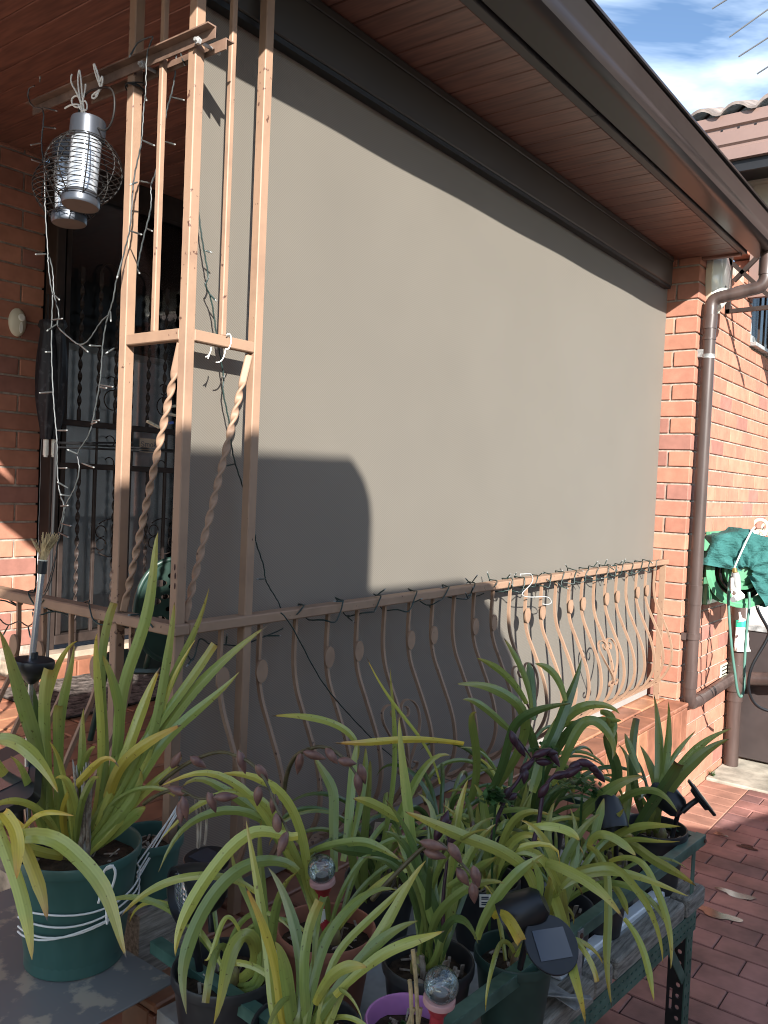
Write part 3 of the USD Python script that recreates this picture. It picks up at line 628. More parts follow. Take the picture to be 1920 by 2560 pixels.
for (u, v, rx, ry, w_) in ((1800,2085,.030,.020,'small damp red patch on the paving nearest the house wall'),(1868,2117,.040,.024,'small damp patch on the paving between the two long ones'),(1840,2235,.075,.026,'long wet patch on the paving right of the bench corner'),(1795,2285,.085,.030,'long wet patch on the paving closest to the bench timber')):
    p = P(u, v, z=.0022); n = 28; a_ = np.linspace(0, 2*math.pi, n, endpoint=False); k = 1 + .22*np.sin(3*a_+u) + .12*np.sin(5*a_+v)
    V = np.vstack([p, np.c_[p[0]+ry*k*np.cos(a_), p[1]-rx*k*np.sin(a_), np.full(n, .0022)]])
    obj('damp_patch', (V, np.array([(0, 1+(i+1)%n, 1+i) for i in range(n)])[:, ::-1]), 'damp', label=w_, cat_='damp patch')
# ------------------------------------------------------------------ downpipe and waste pipe
def pipe(pts, r, n=16, m=None):
    pts = np.asarray(pts, float)
    return tube(pts, r, n)
def bend(path, rad=.05, k=7):                       # polyline with rounded corners
    path = [np.asarray(p, float) for p in path]; out = [path[0]]
    for i in range(1, len(path)-1):
        a, b, c = path[i-1], path[i], path[i+1]; u, w = nrm(a-b), nrm(c-b)
        rr = min(rad, .45*np.linalg.norm(a-b), .45*np.linalg.norm(c-b)); p0, p2 = b+u*rr, b+w*rr
        for t in np.linspace(0, 1, k): out.append((1-t)**2*p0 + 2*t*(1-t)*b + t*t*p2)
    out.append(path[-1]); return np.array(out)
R0 = .0315
dp = thing('downpipe', 'brown painted round downpipe running from the gutter down the brick pier', 'downpipe', (4.33, 1.325, .6))
px_, py_ = 4.440, 1.330
obj('pipe', pipe(bend([(4.50,1.09,ZS+.02),(4.50,1.09,1.10+G),(4.495,1.11,1.065+G),(px_+.004,py_,1.015+G),(px_,py_,.93+G),(px_,py_,-.905+G),(px_,py_,-1.075+G),(4.72,py_,-1.075+G),(5.23,1.33,-1.06+G)],.055), R0), 'pipe_paint', dp, smooth=40)
def collar(p, d, r=.040, h=.05): p, d = np.asarray(p,float), nrm(d); return cyl(p-d*h/2, p+d*h/2, r, 18)
for p, d, h in [((px_,py_,.90+G),(0,0,1),.07),((px_,py_,.815+G),(0,0,1),.012),((px_,py_,-.50+G),(0,0,1),.10),((px_,py_,-.94+G),(0,0,1),.09),((4.50,1.09,1.165+G),(0,0,1),.08),((4.481,1.20,1.047+G),(-.13,1,-.23),.05),((4.60,py_,-1.075+G),(1,0,0),.05)]:
    obj('collar', collar(p, d, .0345, h), 'pipe_paint', dp, smooth=40)
obj('clip', cat(collar((px_,py_,-.715+G),(0,0,1),.0365,.032), box(4.40,4.525,1.355,1.3785,-.735+G,-.70+G)), 'pipe_paint', dp, smooth=40)
obj('strap', cat(collar((px_,py_,.725+G),(0,0,1),.0335,.02)), 'galv', dp, smooth=40)
obj('clip', cat(box(4.415,4.428,1.345,1.3785,.72+G,.76+G)), 'galv', dp)
wp = thing('waste_pipe', 'brown painted vertical waste pipe standing on the concrete beside the wall', 'waste pipe', (5.30, 1.325, .012))
obj('pipe', pipe([(5.31,1.325,.0),(5.29,1.325,1.16)], .040, 18), 'pipe_paint', wp, smooth=40)
obj('junction', cat(collar((5.30,1.325,.545),(0,0,1),.047,.16), cyl((5.30,1.325,.54),(5.34,1.02,.58),.040), collar((5.34,1.03,.58),(.13,-1,.12),.050,.06)), 'pipe_paint', wp, smooth=40)
obj('collar', collar((5.305,1.325,.43),(0,0,1),.046,.05), 'pipe_paint', wp, smooth=40)
obj('socket', cat(lathe([(.020,0),(.028,0),(.030,.05),(.022,.05),(.020,0)],18)), 'pipe_paint', wp) if False else obj('socket', tf(lathe([(.016,.0),(.030,.0),(.033,-.06),(.016,-.06)],18), R=frame((-.75,-.65,-.1)), t=(5.30,.98,.60)), 'pipe_paint', wp, smooth=40)

# ------------------------------------------------------------------ wall light, window with security frame
wl = thing('wall_light', 'oval white bulkhead light on the bricks under the eaves corner', 'wall light', (4.60, YF, 1.16+G))
Rw = np.array([[1,0,0],[0,0,-1],[0,1,0]])
prof_l = [(0,.085),(.05,.082),(.085,.070),(.105,.050),(.112,.030)]
obj('diffuser', tf((lambda m: (np.asarray(m[0])*[1,1.45,1], m[1]))(lathe([(.112,.030),(.105,.050),(.085,.070),(.05,.082),(.001,.085)], 32)), Rw, (4.60, YF, 1.15+G)), 'light_glass', wl, smooth=60)
obj('base', tf((lambda m: (np.asarray(m[0])*[1,1.45,1], m[1]))(lathe([(.001,0),(.120,0),(.122,.030),(.112,.032)], 32)), Rw, (4.60, YF-.001, 1.15+G)), 'cream_plastic', wl, smooth=40)
obj('screw', tf(ball((0,0,0),.008), None, (4.56, YF-.078, 1.10+G)), 'galv', wl)
wn = thing('window', 'dark window with metal sill and steel security frame in the brick wall', 'window', (5.43, YF, 2.56))
obj('frame', cat(box(5.425,5.47,YF+.01,YF+.06,2.57,3.24), box(6.0,6.05,YF+.01,YF+.06,2.57,3.24), box(5.47,6.0,YF+.01,YF+.06,3.20,3.24), box(5.47,6.0,YF+.01,YF+.06,2.57,2.62)), 'galv', wn)
obj('pane', box(5.47,6.0,YF+.03,YF+.036,2.62,3.20), 'window_dark', wn)
obj('sill', bbox(5.42,6.3,YF-.035,YF+.05,2.545,2.568,.002), 'galv', wn)
for x in (5.50, 5.62, 5.74, 5.86): obj('bar', box(x,x+.012,YF-.03,YF-.018,2.57,3.24), 'brown_steel', wn)
fr = thing('bracket_frame', 'brown steel bracket frame with diagonal stay sticking out from the wall under the eaves', 'bracket', (4.52, 1.2, .95+G))
fx, f0, f1 = 4.86, 1.375, .78
def rbar(a, b, w=.022): return sweep([a, b], rect(w, w), up=(1,0,0))
za, zb_ = 1.035+G, 1.30+G
obj('bar', rbar((fx,f0,za),(fx,f1,za+.01)), 'brown_steel', fr); obj('bar', rbar((fx,f0-.012,za-.01),(fx,f0-.012,zb_+.1)), 'brown_steel', fr)
obj('bar', rbar((fx,f0,zb_+.02),(fx,1.12,za+.03)), 'brown_steel', fr)
obj('bar', rbar((fx+.0,1.20,zb_+.04),(fx,1.34,zb_-.10)), 'brown_steel', fr)
obj('bar', rbar((fx,f1,za+.01),(fx+.5,f1,za+.01)), 'brown_steel', fr)

# ------------------------------------------------------------------ side gate, white cupboard behind, neighbour wing with roof
sgate = thing('side_gate', 'low dark brown panel gate with a steel top rail beyond the pipes', 'gate', (5.45, .4, .01))
obj('panel', bbox(5.452, 5.49, -.2, 1.338, .03, .815, .003), 'gate_paint', sgate)
obj('top_rail', bbox(5.440, 5.50, -.2, 1.342, .815, .850, .003), 'galv', sgate)
cpb = thing('cupboard', 'white painted garden cupboard standing behind the brown gate', 'cupboard', (5.56, .3, .01))
obj('body', bbox(5.56, 5.95, .2, 1.352, .02, 1.235, .004), 'white_paint', cpb)
obj('top', bbox(5.53, 5.98, .18, 1.360, 1.235, 1.262, .004), 'white_paint', cpb)
obj('door', bbox(5.548, 5.559, .76, 1.33, .06, 1.21, .002), 'white_paint', cpb)
wg = thing('side_wing', 'neighbouring house wing with pink brown gutter and tiled roof beyond the eaves', 'house', (5.0, 1.4, 3.5))
WX = 4.95
for a, b, px0 in [(2.157,2.082,0.0),(2.062,1.978,.012),(1.974,1.915,.020)]:
    pass
gp = [(0,2.160),(-.012,2.157),(-.014,2.095),(0.004,2.088),(0.004,2.068),(-.010,2.062),(-.010,1.995),(.004,1.986),(.004,1.974),(-.006,1.968),(-.006,1.905),(.02,1.902)]
pr2 = np.array([(WX+a, b+G) for a, b in gp]); k = len(pr2)
V = np.vstack([np.c_[pr2[:,0], np.full(k,-1.2), pr2[:,1]], np.c_[pr2[:,0], np.full(k,2.2), pr2[:,1]]])
obj('gutter', (V, np.array([(i, i+1, k+i+1, k+i) for i in range(k-1)])), 'wing_paint', wg)
for i in range(24): obj('overflow_slot', box(WX+.0015, WX+.0045, -.6+i*.09, -.588+i*.09, 2.074+G, 2.082+G), 'black_trim', wg)
obj('fill_board', cat(box(WX+.30, 5.42, -1.2, 2.2, 1.86+G, 2.10+G)), 'wing_board', wg)
obj('eave_board', cat(box(WX+.03, 5.40, -1.2, 2.2, 1.875+G, 1.905+G), box(WX+.025,WX+.05,-1.2,2.2,1.84+G,1.90+G)), 'black_trim', wg)
obj('wall_board', box(5.30, 5.34, -1.2, 1.376, 1.58+G, 1.87+G), 'wing_board', wg)
obj('wall_board', box(5.295, 5.335, -1.2, 1.376, 1.20+G, 1.574+G), 'wing_paint', wg)
for i in range(14):                                     # roman tiles on the edge row and two rows behind
    y0 = 2.05 - i*.19
    for r in range(3):
        n = 10; ys = np.linspace(0, .19, n); zs = .050*np.sin(np.clip(ys/.155,0,1)*math.pi)**.8 + (ys > .155)*.002
        xa, xb = WX-.035+r*.30, WX+.30+r*.30
        za_, zb2 = 2.168+r*.105, 2.168+(r+1)*.105+.03
        jig = rnd.uniform(-.006,.006)
        V = np.vstack([np.c_[np.full(n,xa), y0-ys, zs+za_+G+jig], np.c_[np.full(n,xb), y0-ys, zs+zb2+G+jig], np.c_[np.full(n,xa), y0-ys, zs*.9+za_+G-.018], np.c_[np.full(n,xb), y0-ys, zs*.9+zb2+G-.018]])
        Fq = [(i2, i2+1, n+i2+1, n+i2) for i2 in range(n-1)] + [(2*n+i2, i2, i2+1, 2*n+i2+1)[::-1] for i2 in range(n-1)] + [(2*n+i2, 3*n+i2, 3*n+i2+1, 2*n+i2+1) for i2 in range(n-1)]
        obj('roof_tile', (V, np.array(Fq)), 'roof_tile', wg, smooth=40)
an = thing('tv_antenna', 'thin metal aerial with parallel rods against the sky', 'antenna', (7.0, 1.5, 3.2+G))
a_tips = [P(u, v, x=7.0) for u, v in ((1780,22),(1823,93),(1846,142),(1892,185))]
dv = nrm(P(1920, 20, x=7.0) - P(1823, 93, x=7.0)) if False else None
for p, (u2, v2) in zip(a_tips, ((1838,-14),(1922,22),(1930,88),(1962,140))):
    q = P(u2, v2, x=7.0); q = p + nrm(q-p)*.62; obj('rod', cyl(p, q, .0065, 8), 'antenna', an)
mid = [p + nrm(P(1922,22,x=7.0)-P(1823,93,x=7.0))*.5 for p in a_tips]
obj('boom', tube([mid[0]+(mid[0]-mid[3])*.2, mid[3]+(mid[3]-mid[0])*.3], .010, 8), 'antenna', an)
obj('mast', cyl(mid[3]+(mid[3]-mid[0])*.2, (mid[3]+(mid[3]-mid[0])*.2)*[1,1,0]+[0,0,4.0], .016, 10), 'antenna', an)

# ------------------------------------------------------------------ hose reel
hc = P(1856, 1428, d=4.50); ax_ = nrm([-.80, -.55, .02]); Rr = frame(ax_)
hr = thing('hose_reel', 'green wall hose reel half covered by dark green cloth with spray gun', 'hose reel', hc)
L2 = lambda m, t=(0,0,0): tf(tf(m, None, t), Rr, hc)
obj('flange', L2(lathe([(.148,.0),(.19,.0),(.195,.006),(.195,.014),(.175,.018),(.165,.010),(.150,.014),(.148,.0)], 40)), 'reel_green', hr, smooth=30)
obj('flange', L2(lathe([(.07,-.17),(.19,-.17),(.195,-.164),(.195,-.156),(.07,-.16)], 40)), 'reel_green', hr, smooth=30)
obj('hub_ring', L2(lathe([(.078,.004),(.095,.004),(.098,.012),(.080,.016),(.078,.004)], 36)), 'reel_green', hr, smooth=30)
obj('drum', L2(lathe([(.075,-.165),(.075,.0),(.05,.02),(.0,.02)], 30)), 'reel_green', hr, smooth=30)
for i in range(4):
    pts = [(.11+.018*i)*np.array([math.cos(a), math.sin(a), 0]) + [0,0,-.075+.055*math.sin(a*.5+i)] for a in np.linspace(0, 2*math.pi, 40, endpoint=False)]
    obj('hose_coil', L2(tube(pts, .0095, 8, closed=True)), 'black_hose', hr, smooth=True)
for a in (.5, 2.6, 4.4): obj('spoke', L2(tf(box(.06,.19,-.022,.022,.008,.016), [[math.cos(a),-math.sin(a),0],[math.sin(a),math.cos(a),0],[0,0,1]])), 'reel_green', hr)
obj('bracket', cat(bbox(hc[0]-.02, hc[0]+.30, YF-.03, YF-.002, hc[2]-.20, hc[2]+.20,.004), extr(sg.Polygon([(0,0),(.16,0),(0,.20)]),.02) if 0 else bbox(hc[0]+.10, hc[0]+.12, hc[1]+.02, YF-.002, hc[2]-.06, hc[2]+.06,.003)), 'reel_green', hr)
obj('guide_fin', tf(extr(sg.Polygon([(0,0),(.055,.0),(.008,.055)]).difference(sg.Polygon([(.009,.008),(.035,.008),(.012,.035)])), .012), np.array([[.35,0,-.93],[-.93,0,-.35],[0,1,0]]), P(1782,1362,d=4.50)), 'reel_green', hr)
obj('guide_fin', tf(extr(sg.Polygon([(-.02,.0),(.06,.0),(.0,.065)]), .012), np.array([[.35,0,-.93],[-.93,0,-.35],[0,1,0]]), P(1760,1376,d=4.50)), 'reel_green', hr)
# cloth cover: draped dome of the upper right part
na, nb = 44, 16; V = []
for i, a in enumerate(np.linspace(math.radians(-62), math.radians(170), na)):
    for j, t in enumerate(np.linspace(0, 1, nb)):
        k = .5+.5*math.sin(a*3.1+.4)
        if t < .62: rr = .03 + (.225-.03)*(t/.62); zz_ = .050 + .014*math.sin(9*a + 5*t*2) + .010*math.sin(23*a+6*t)*t + .012*abs(math.sin(6*a-9*t))
        else: rr = .222 + .014*math.sin(9*a)+.007*math.sin(31*a); zz_ = .050 - (t-.62)/.38*.21
        rr *= 1 + .05*math.sin(3*a+1)
        # screen-plane axes of the reel: local x,y
        V.append((rr*math.cos(a), rr*math.sin(a), zz_+.004*meshkit.noise(np.array([[a*6,t*9,0]]))[0]))
V = np.array(V); Fq = np.array([(i*nb+j, i*nb+j+1, (i+1)*nb+j+1, (i+1)*nb+j) for i in range(na-1) for j in range(nb-1)])
# orient local x to image right, y up
rx = nrm(CAM[0] - ax_*(CAM[0]@ax_)); ry = np.cross(ax_, rx); Rc = np.stack([rx, ry, ax_], 1)
if ry[2] < 0: Rc[:,1] *= -1
cl = obj('reel_cover', (V @ Rc.T + hc, Fq), 'reel_cloth', smooth=True, label='crumpled dark green shade cloth tied over the hose reel', cat_='cloth cover')
obj('tie_cord', tube(spline([hc + Rc@np.array(p) for p in [(-.06,-.14,.04),(-.075,-.03,.05),(-.05,.08,.085),(.0,.19,.085),(.05,.235,.03)]], 24), .005, 7), 'white_cord', label='white cord tied across the green hose reel cover', cat_='cord', smooth=True)
sp = thing('spray_gun', 'grey hose spray gun hanging in front of the reel', 'spray gun', hc)
c0 = P(1838, 1432, d=4.36); c1 = P(1846, 1480, d=4.36)
obj('body', tube([c0, c0+(c1-c0)*.2, c0+(c1-c0)*.6, c1], [.017,.021,.019,.013], 14), 'nozzle_grey', sp, smooth=True)
obj('head', tube([c1+[-.01,.01,.0], P(1850,1490,d=4.33), P(1838,1497,d=4.31)], [.022,.024,.016], 14), 'white_plastic', sp, smooth=True)
obj('trigger', tube([c1, P(1830,1470,d=4.34), P(1830,1445,d=4.35)], [.012,.012,.008], 10), 'white_plastic', sp, smooth=True)
obj('tip', cyl(P(1838,1497,d=4.31), P(1832,1499,d=4.29), .014), 'nozzle_grey', sp)
obj('fitting', cyl(P(1836,1422,d=4.37), c0, .013), 'brass', sp)
hs = [(1827,1440),(1821,1480),(1822,1530),(1829,1620),(1838,1690),(1846,1735),(1852,1742),(1858,1728),(1860,1700),(1862,1640),(1868,1560),(1873,1520),(1872,1480)]
obj('garden_hose', tube(spline([P(u,v,d=4.40+.004*i) for i,(u,v) in enumerate(hs)], 60), .0075, 9), 'hose_green', label='loop of green garden hose hanging below the reel', cat_='hose', smooth=True)
bh = [(1892,1515),(1905,1545),(1920,1572),(1922,1585),(1905,1620),(1880,1665),(1871,1705),(1874,1735),(1890,1762),(1925,1778),(1960,1780)]
obj('black_hose', tube(spline([P(u,v,d=4.38) for u,v in bh], 50), .0085, 9), 'black_hose', label='black hose curling in front of the brown gate', cat_='hose', smooth=True)
bg = thing('plastic_bag', 'white and green plastic bag hanging behind the pipes', 'plastic bag', P(1852,1590,d=5.0))
bp = []
for i, t in enumerate(np.linspace(0, 1, 14)):
    for a in np.linspace(0, 2*math.pi, 16, endpoint=False):
        w = .032+.012*t + .010*math.sin(5*a+7*t)*t; c_ = P(1853+3*t, 1550+78*t, d=5.0)
        bp.append(c_ + CAM[0]*w*math.cos(a) + CAM[2]*.018*math.sin(a)*(1+.3*math.sin(3*a)))
q = np.array([(i*16+k, i*16+(k+1)%16, (i+1)*16+(k+1)%16, (i+1)*16+k) for i in range(13) for k in range(16)])
bp = np.array(bp)
obj('bag', (bp, q[48:]), 'bag_white', bg, smooth=True); obj('band', (bp, q[:48]), 'bag_green', bg, smooth=True)
obj('print', ball(P(1850,1588,d=4.965), .010, (1,.2,1), 1), 'bag_red', bg)
obj('neck', tube([P(1848,1530,d=5.0),P(1851,1545,d=5.0),P(1853,1552,d=5.0)],[.006,.010,.03],10), 'bag_white', bg, smooth=True)
lb = thing('line_bracket', 'cream clothesline bracket screwed to the bricks above the hose reel', 'bracket', P(1900,1330,y=1.36))
b0 = P(1890,1340,y=1.36)
obj('plate', bbox(b0[0]-.02, b0[0]+.30, 1.352, 1.377, b0[2]-.005, b0[2]+.035, .003), 'cream_plastic', lb)
obj('hook', tube(arc((b0[0]+.02,1.345,b0[2]+.06),.045,-1.3,3.0,np.array([0,-1.,0]),EZ,14),.012,8), 'cream_plastic', lb, smooth=True)
obj('hook', tube(arc((b0[0]+.22,1.345,b0[2]+.04),.04,-1.3,3.0,np.array([0,-1.,0]),EZ,14),.010,8), 'cream_plastic', lb, smooth=True)

# ------------------------------------------------------------------ boundary wall across the side path, out of frame behind the photographer (it casts the shade)
sil = [(0.53,-3.0),(0.53,.040),(0.6,.050),(1.860,.073),(1.905,.030),(1.937,-.03),(1.948,-.09),(1.950,-.315),(2.50,-.318),(2.58,-.35),(2.68,-.42),(2.86,-.62),(2.98,-.86),(3.25,-1.22),(4.58,-1.86),(5.12,-1.95),(8.5,-2.35),(8.5,-3.4)]
tt = 2.70
poly = sg.Polygon([(u-.8*tt, v+.6*tt+G) for u, v in sil])
poly = poly.intersection(sg.box(-12,-.1,12,6))
m = extr(poly, .03); v = np.asarray(m[0])
yw = 1.54 - tt
obj('boundary_wall', (np.c_[v[:,0], yw - v[:,2], v[:,1]], m[1]), 'render_wall', label='stepped rendered boundary wall along the far side of the path', cat_='wall')
# ------------------------------------------------------------------ hanging bar, lanterns, ties
br = thing('hanging_bar', 'brown angle iron bar bolted across the posts with cut end at right', 'bar', (1.15, 1.7, .93+G))
za = .925+G
def angle(y0, y1, x_out, x_in, z0, z1, t=.003): return cat(box(x_out, x_in-t, y0, y1, z1-t, z1), box(x_in-t, x_in, y0, y1, z0, z1))
obj('angle', angle(1.392, 2.090, 1.164, 1.1865, za-.012, za+.013), 'bracket_paint', br)
obj('angle', (lambda m: m)(cat(box(1.2165,1.2195,1.395,1.88,za-.020,za+.004), box(1.2195,1.240,1.395,1.88,za+.001,za+.004))), 'bracket_paint', br)
for y in (1.44, 1.63): obj('bolt', cat(cyl((1.170,y,za-.006),(1.240,y,za-.008),.004,8), cyl((1.176,y,za-.006),(1.184,y,za-.006),.008,6)), 'galv', br)

def lantern(name_label, top, axis, pre=1.0):
    t = thing('lantern', name_label, 'lantern', top, 'solar lanterns hanging from the bar')
    A = nrm(axis); F_ = frame(-A); L = lambda m: tf(m, F_, top)     # local z runs upward, origin at the top of the cap
    H = .205; z = lambda k: -k
    obj('cap', L(lathe([(.001,0),(.030,0),(.0385,-.003),(.0395,-.010),(.0395,-.048),(.034,-.050),(.001,-.050)], 36)), 'lantern_metal', t, smooth=35)
    obj('glass', L(lathe([(.034,-.050),(.0335,-.165),(.034,-.178)], 36)), 'lantern_glass', t, smooth=True)
    obj('base', L(lathe([(.034,-.172),(.0385,-.176),(.0425,-.184),(.0425,-.200),(.040,-.205)], 36)), 'lantern_metal', t, smooth=35)
    obj('bottom', L(lathe([(.040,-.2045),(.001,-.2045)], 36)), 'lantern_base', t)
    def R_(k): s = (k-.045)/(.19-.045); return .040 + .046*math.sin(math.pi*np.clip(s,0,1))**.75
    rings = []
    for i in range(13):
        k = .050 + i*.0112; a = np.linspace(0, 2*math.pi, 40, endpoint=False); r = R_(k)
        obj('cage_ring', L(tube(np.c_[r*np.cos(a), r*np.sin(a), np.full(40,-k)], .00115, 5, closed=True)), 'cage_wire', t, smooth=True)
    for i in range(8):
        a = i*math.pi/4+.3; ks = np.linspace(.045,.190,20)
        obj('cage_rib', L(tube([(R_(k)*math.cos(a)*.985, R_(k)*math.sin(a)*.985, -k) for k in ks], .0015, 5)), 'cage_wire', t, smooth=True)
    return t, L
l1 = P(222, 300, x=1.135)
d1_ = float((CAM @ (l1-[0,0,EYE]))[2])
_, L1 = lantern('solar lantern in a round wire cage, nearer of the two under the bar', l1, P(202, 500, d=d1_-.012)-l1)
ear = L1((np.array([[.0415,0,-.030],[-.0415,0,-.030]]), np.array([[0,1,0]])))[0]
hk = P(250, 220, x=1.14); hp = spline([ear[0] if np.linalg.norm(ear[0]-hk) < np.linalg.norm(ear[1]-hk) else ear[1], P(281,300,x=1.13), P(283,232,x=1.13), hk, P(215,235,x=1.145), P(200,265,x=1.15), ear[1] if np.linalg.norm(ear[0]-hk) < np.linalg.norm(ear[1]-hk) else ear[0]], 40)
obj('bail_handle', tube(hp, .0024, 7), 'cage_wire', '/World/lantern', smooth=True)
l2 = P(172, 355, x=1.20)
_, L2b = lantern('solar lantern in a round wire cage, farther and lower of the two under the bar', l2, (.0,-.06,-1))
st = thing('string_tie', 'white string loops knotting the lanterns to the bar', 'string', P(200,200,x=1.15))
for q in [[(180,185),(178,205),(188,225),(203,262),(206,285)],[(198,175),(195,205),(200,245),(204,280)],[(199,176),(203,205),(206,240),(212,285)],[(203,262),(215,255),(217,272),(205,275),(198,262)],[(203,262),(190,240),(180,248),(182,262),(198,268),(205,262)],[(198,262),(180,262),(162,271)],[(205,258),(212,230),(214,210)],[(205,290),(207,320),(208,370)]]:
    obj('strand', tube(spline([P(u,v,x=1.143) for u,v in q], 22), .0021, 6), 'white_cord', st, smooth=True)
st2 = thing('string_tie', 'white string looped round the bar holding the lantern handle', 'string', P(245,200,x=1.15))
for q in [[(234,160),(238,180),(246,205),(252,222)],[(236,160),(244,182),(250,205)],[(250,205),(256,192),(254,215),(244,228),(230,240),(232,246),(242,240),(246,222)],[(246,200),(250,222),(238,238)]]:
    obj('strand', tube(spline([P(u,v,x=1.143) for u,v in q], 22), .0021, 6), 'white_cord', st2, smooth=True)
wt = thing('wire_tie', 'dark wire wound round the left upright under the bar', 'wire', P(330,170,x=1.18))
for dz in (0,-.006,.005): obj('loop', tube([(1.2015+.021*math.cos(a), 1.685+.021*math.sin(a), .892+G+dz+.006*math.sin(a+dz*300)) for a in np.linspace(0,6.283,24,endpoint=False)], .0018, 6, closed=True), 'cage_wire', wt, smooth=True)
s3 = thing('string_tie', 'white tape tied round the middle rail of the corner post', 'string', P(570,850,y=1.45))
for q in [[(566,838),(575,836),(578,848),(574,868),(566,873)],[(564,872),(560,890),(553,902),(540,906)],[(528,868),(524,884),(514,893)],[(524,884),(520,897)]]:
    obj('strand', tube(spline([P(u,v,y=1.452) for u,v in q], 14), .0014, 6), 'white_cord', s3, smooth=True)

# ------------------------------------------------------------------ fairy lights
def led(par, a, b, mt='wire_green'):
    a, b = np.asarray(a,float), np.asarray(b,float)
    h = obj('bulb_holder', tube([a, a+(b-a)*.35, b], [.0014,.0020,.0021], 7), mt, par, smooth=40)
    d = nrm(b-a); obj('bulb', tube([b, b+d*.004, b+d*.0062], [.0021,.0021,.0008], 7), 'led', h, smooth=True)
def strand(par, pts, r=.0018, mt='wire_green', n=None):
    pts = spline(pts, n or max(16, len(pts)*6)); k = len(pts); m1 = []
    obj('cable', tube(pts + .0006*np.sin(np.arange(k)*2.1)[:,None]*CAM[0], r, 6), mt, par, smooth=True)
fl = thing('fairy_lights', 'dark string of fairy lights hanging from the left end of the bar', 'fairy lights', P(108,300,x=1.14))
f1 = [(86,215),(70,235),(86,268),(107,275),(107,320),(104,360),(110,420),(112,480),(115,560),(120,640),(120,650),(127,713),(131,734),(129,819),(132,966),(139,1063),(143,1114),(143,1169),(152,1241),(160,1266),(152,1308),(146,1334),(138,1400),(120,1470),(105,1490)]
strand(fl, [P(u,v,x=1.135) for u,v in f1], mt='wire_grey')
f1b = [(122,640),(133,700),(137,745),(147,790),(143,810),(173,844),(198,861),(219,853),(240,823),(270,789)]
strand(fl, [P(u,v,x=1.15) for u,v in f1b], mt='wire_grey')
for (a, b) in [((107,268),(140,277)),((99,205),(100,196)),((109,317),(137,321)),((105,357),(80,362)),((110,410),(82,400)),((115,635),(92,636)),((131,734),(147,748)),((128,800),(154,797)),((143,810),(121,825)),((129,880),(118,880)),((132,980),(102,982)),((143,1076),(166,1076)),((146,1170),(165,1170)),((170,1220),(147,1207)),((175,1240),(155,1237)),((152,1265),(168,1264)),((152,1308),(176,1314)),((198,861),(218,878)),((146,1330),(170,1342))]:
    led(fl, P(*a,x=1.135), P(*b,x=1.13), 'wire_grey')
fl2 = thing('fairy_lights', 'grey string of fairy lights wound down the left upright of the corner post', 'fairy lights', P(330,300,x=1.14))
f2 = [(339,115),(350,103),(375,93),(382,93),(371,122),(365,203),(363,241),(359,274),(354,350),(344,401),(333,464),(325,570),(312,624),(295,692),(291,700),(283,747),(270,790),(257,861),(251,945),(236,1030),(219,1093),(194,1135),(198,1169),(181,1232),(165,1262),(158,1300),(140,1380),(126,1440),(110,1480)]
strand(fl2, [P(u,v,x=1.165) for u,v in f2], mt='wire_grey')
for (a, b) in [((339,115),(326,138)),((363,241),(366,250)),((354,350),(384,363)),((344,455),(330,460)),((325,577),(352,586)),((308,640),(294,690)),((276,778),(277,800)),((253,865),(228,864)),((250,962),(280,967)),((248,967),(265,970)),((232,1052),(247,1051)),((228,1060),(240,1056)),((194,1135),(173,1126)),((205,1158),(233,1168)),((286,870),(270,880))]:
    led(fl2, P(*a,x=1.160), P(*b,x=1.150), 'wire_grey')
fl3 = thing('fairy_lights', 'dark string of fairy lights dangling behind the left panel of the corner post', 'fairy lights', P(430,250,x=1.22))
strand(fl3, [P(u,v,x=1.222) for u,v in [(441,125),(437,190),(428,236),(418,270),(411,312),(400,360),(388,435),(378,460),(378,506),(365,570),(350,633),(342,675)]], mt='wire_grey')
for (a, b) in [((428,243),(458,250)),((412,354),(436,361)),((378,458),(350,453)),((365,570),(379,577)),((342,672),(348,682)),((450,130),(461,160))]: led(fl3, P(*a,x=1.222), P(*b,x=1.215), 'wire_grey')
fl4 = thing('fairy_lights', 'dark green string of fairy lights trailing down beside the blind to the balustrade', 'fairy lights', P(550,900,y=1.5))
strand(fl4, [P(u,v,y=1.498) for u,v in [(494,505),(504,590),(515,654),(519,700),(513,650+60),(523,734),(540,827),(553,903),(559,954),(557,971),(572,1051),(578,1106),(589,1161),(608,1220),(625,1290),(637,1334),(641,1359),(660,1418),(664,1448),(692,1498),(702,1532)]])
strand(fl4, [P(u,v,y=1.430) for u,v in [(702,1532),(739,1583),(798,1692),(853,1764),(916,1832),(992,1899),(1077,1937),(1212,1979)]])
for (a, b) in [((512,626),(524,630)),((523,734),(537,749)),((559,950),(560,944)),((586,1160),(564,1165)),((640,1354),(634,1355)),((664,1447),(645,1448)),((702,1534),(678,1552))]: led(fl4, P(*a,y=1.495), P(*b,y=1.490))
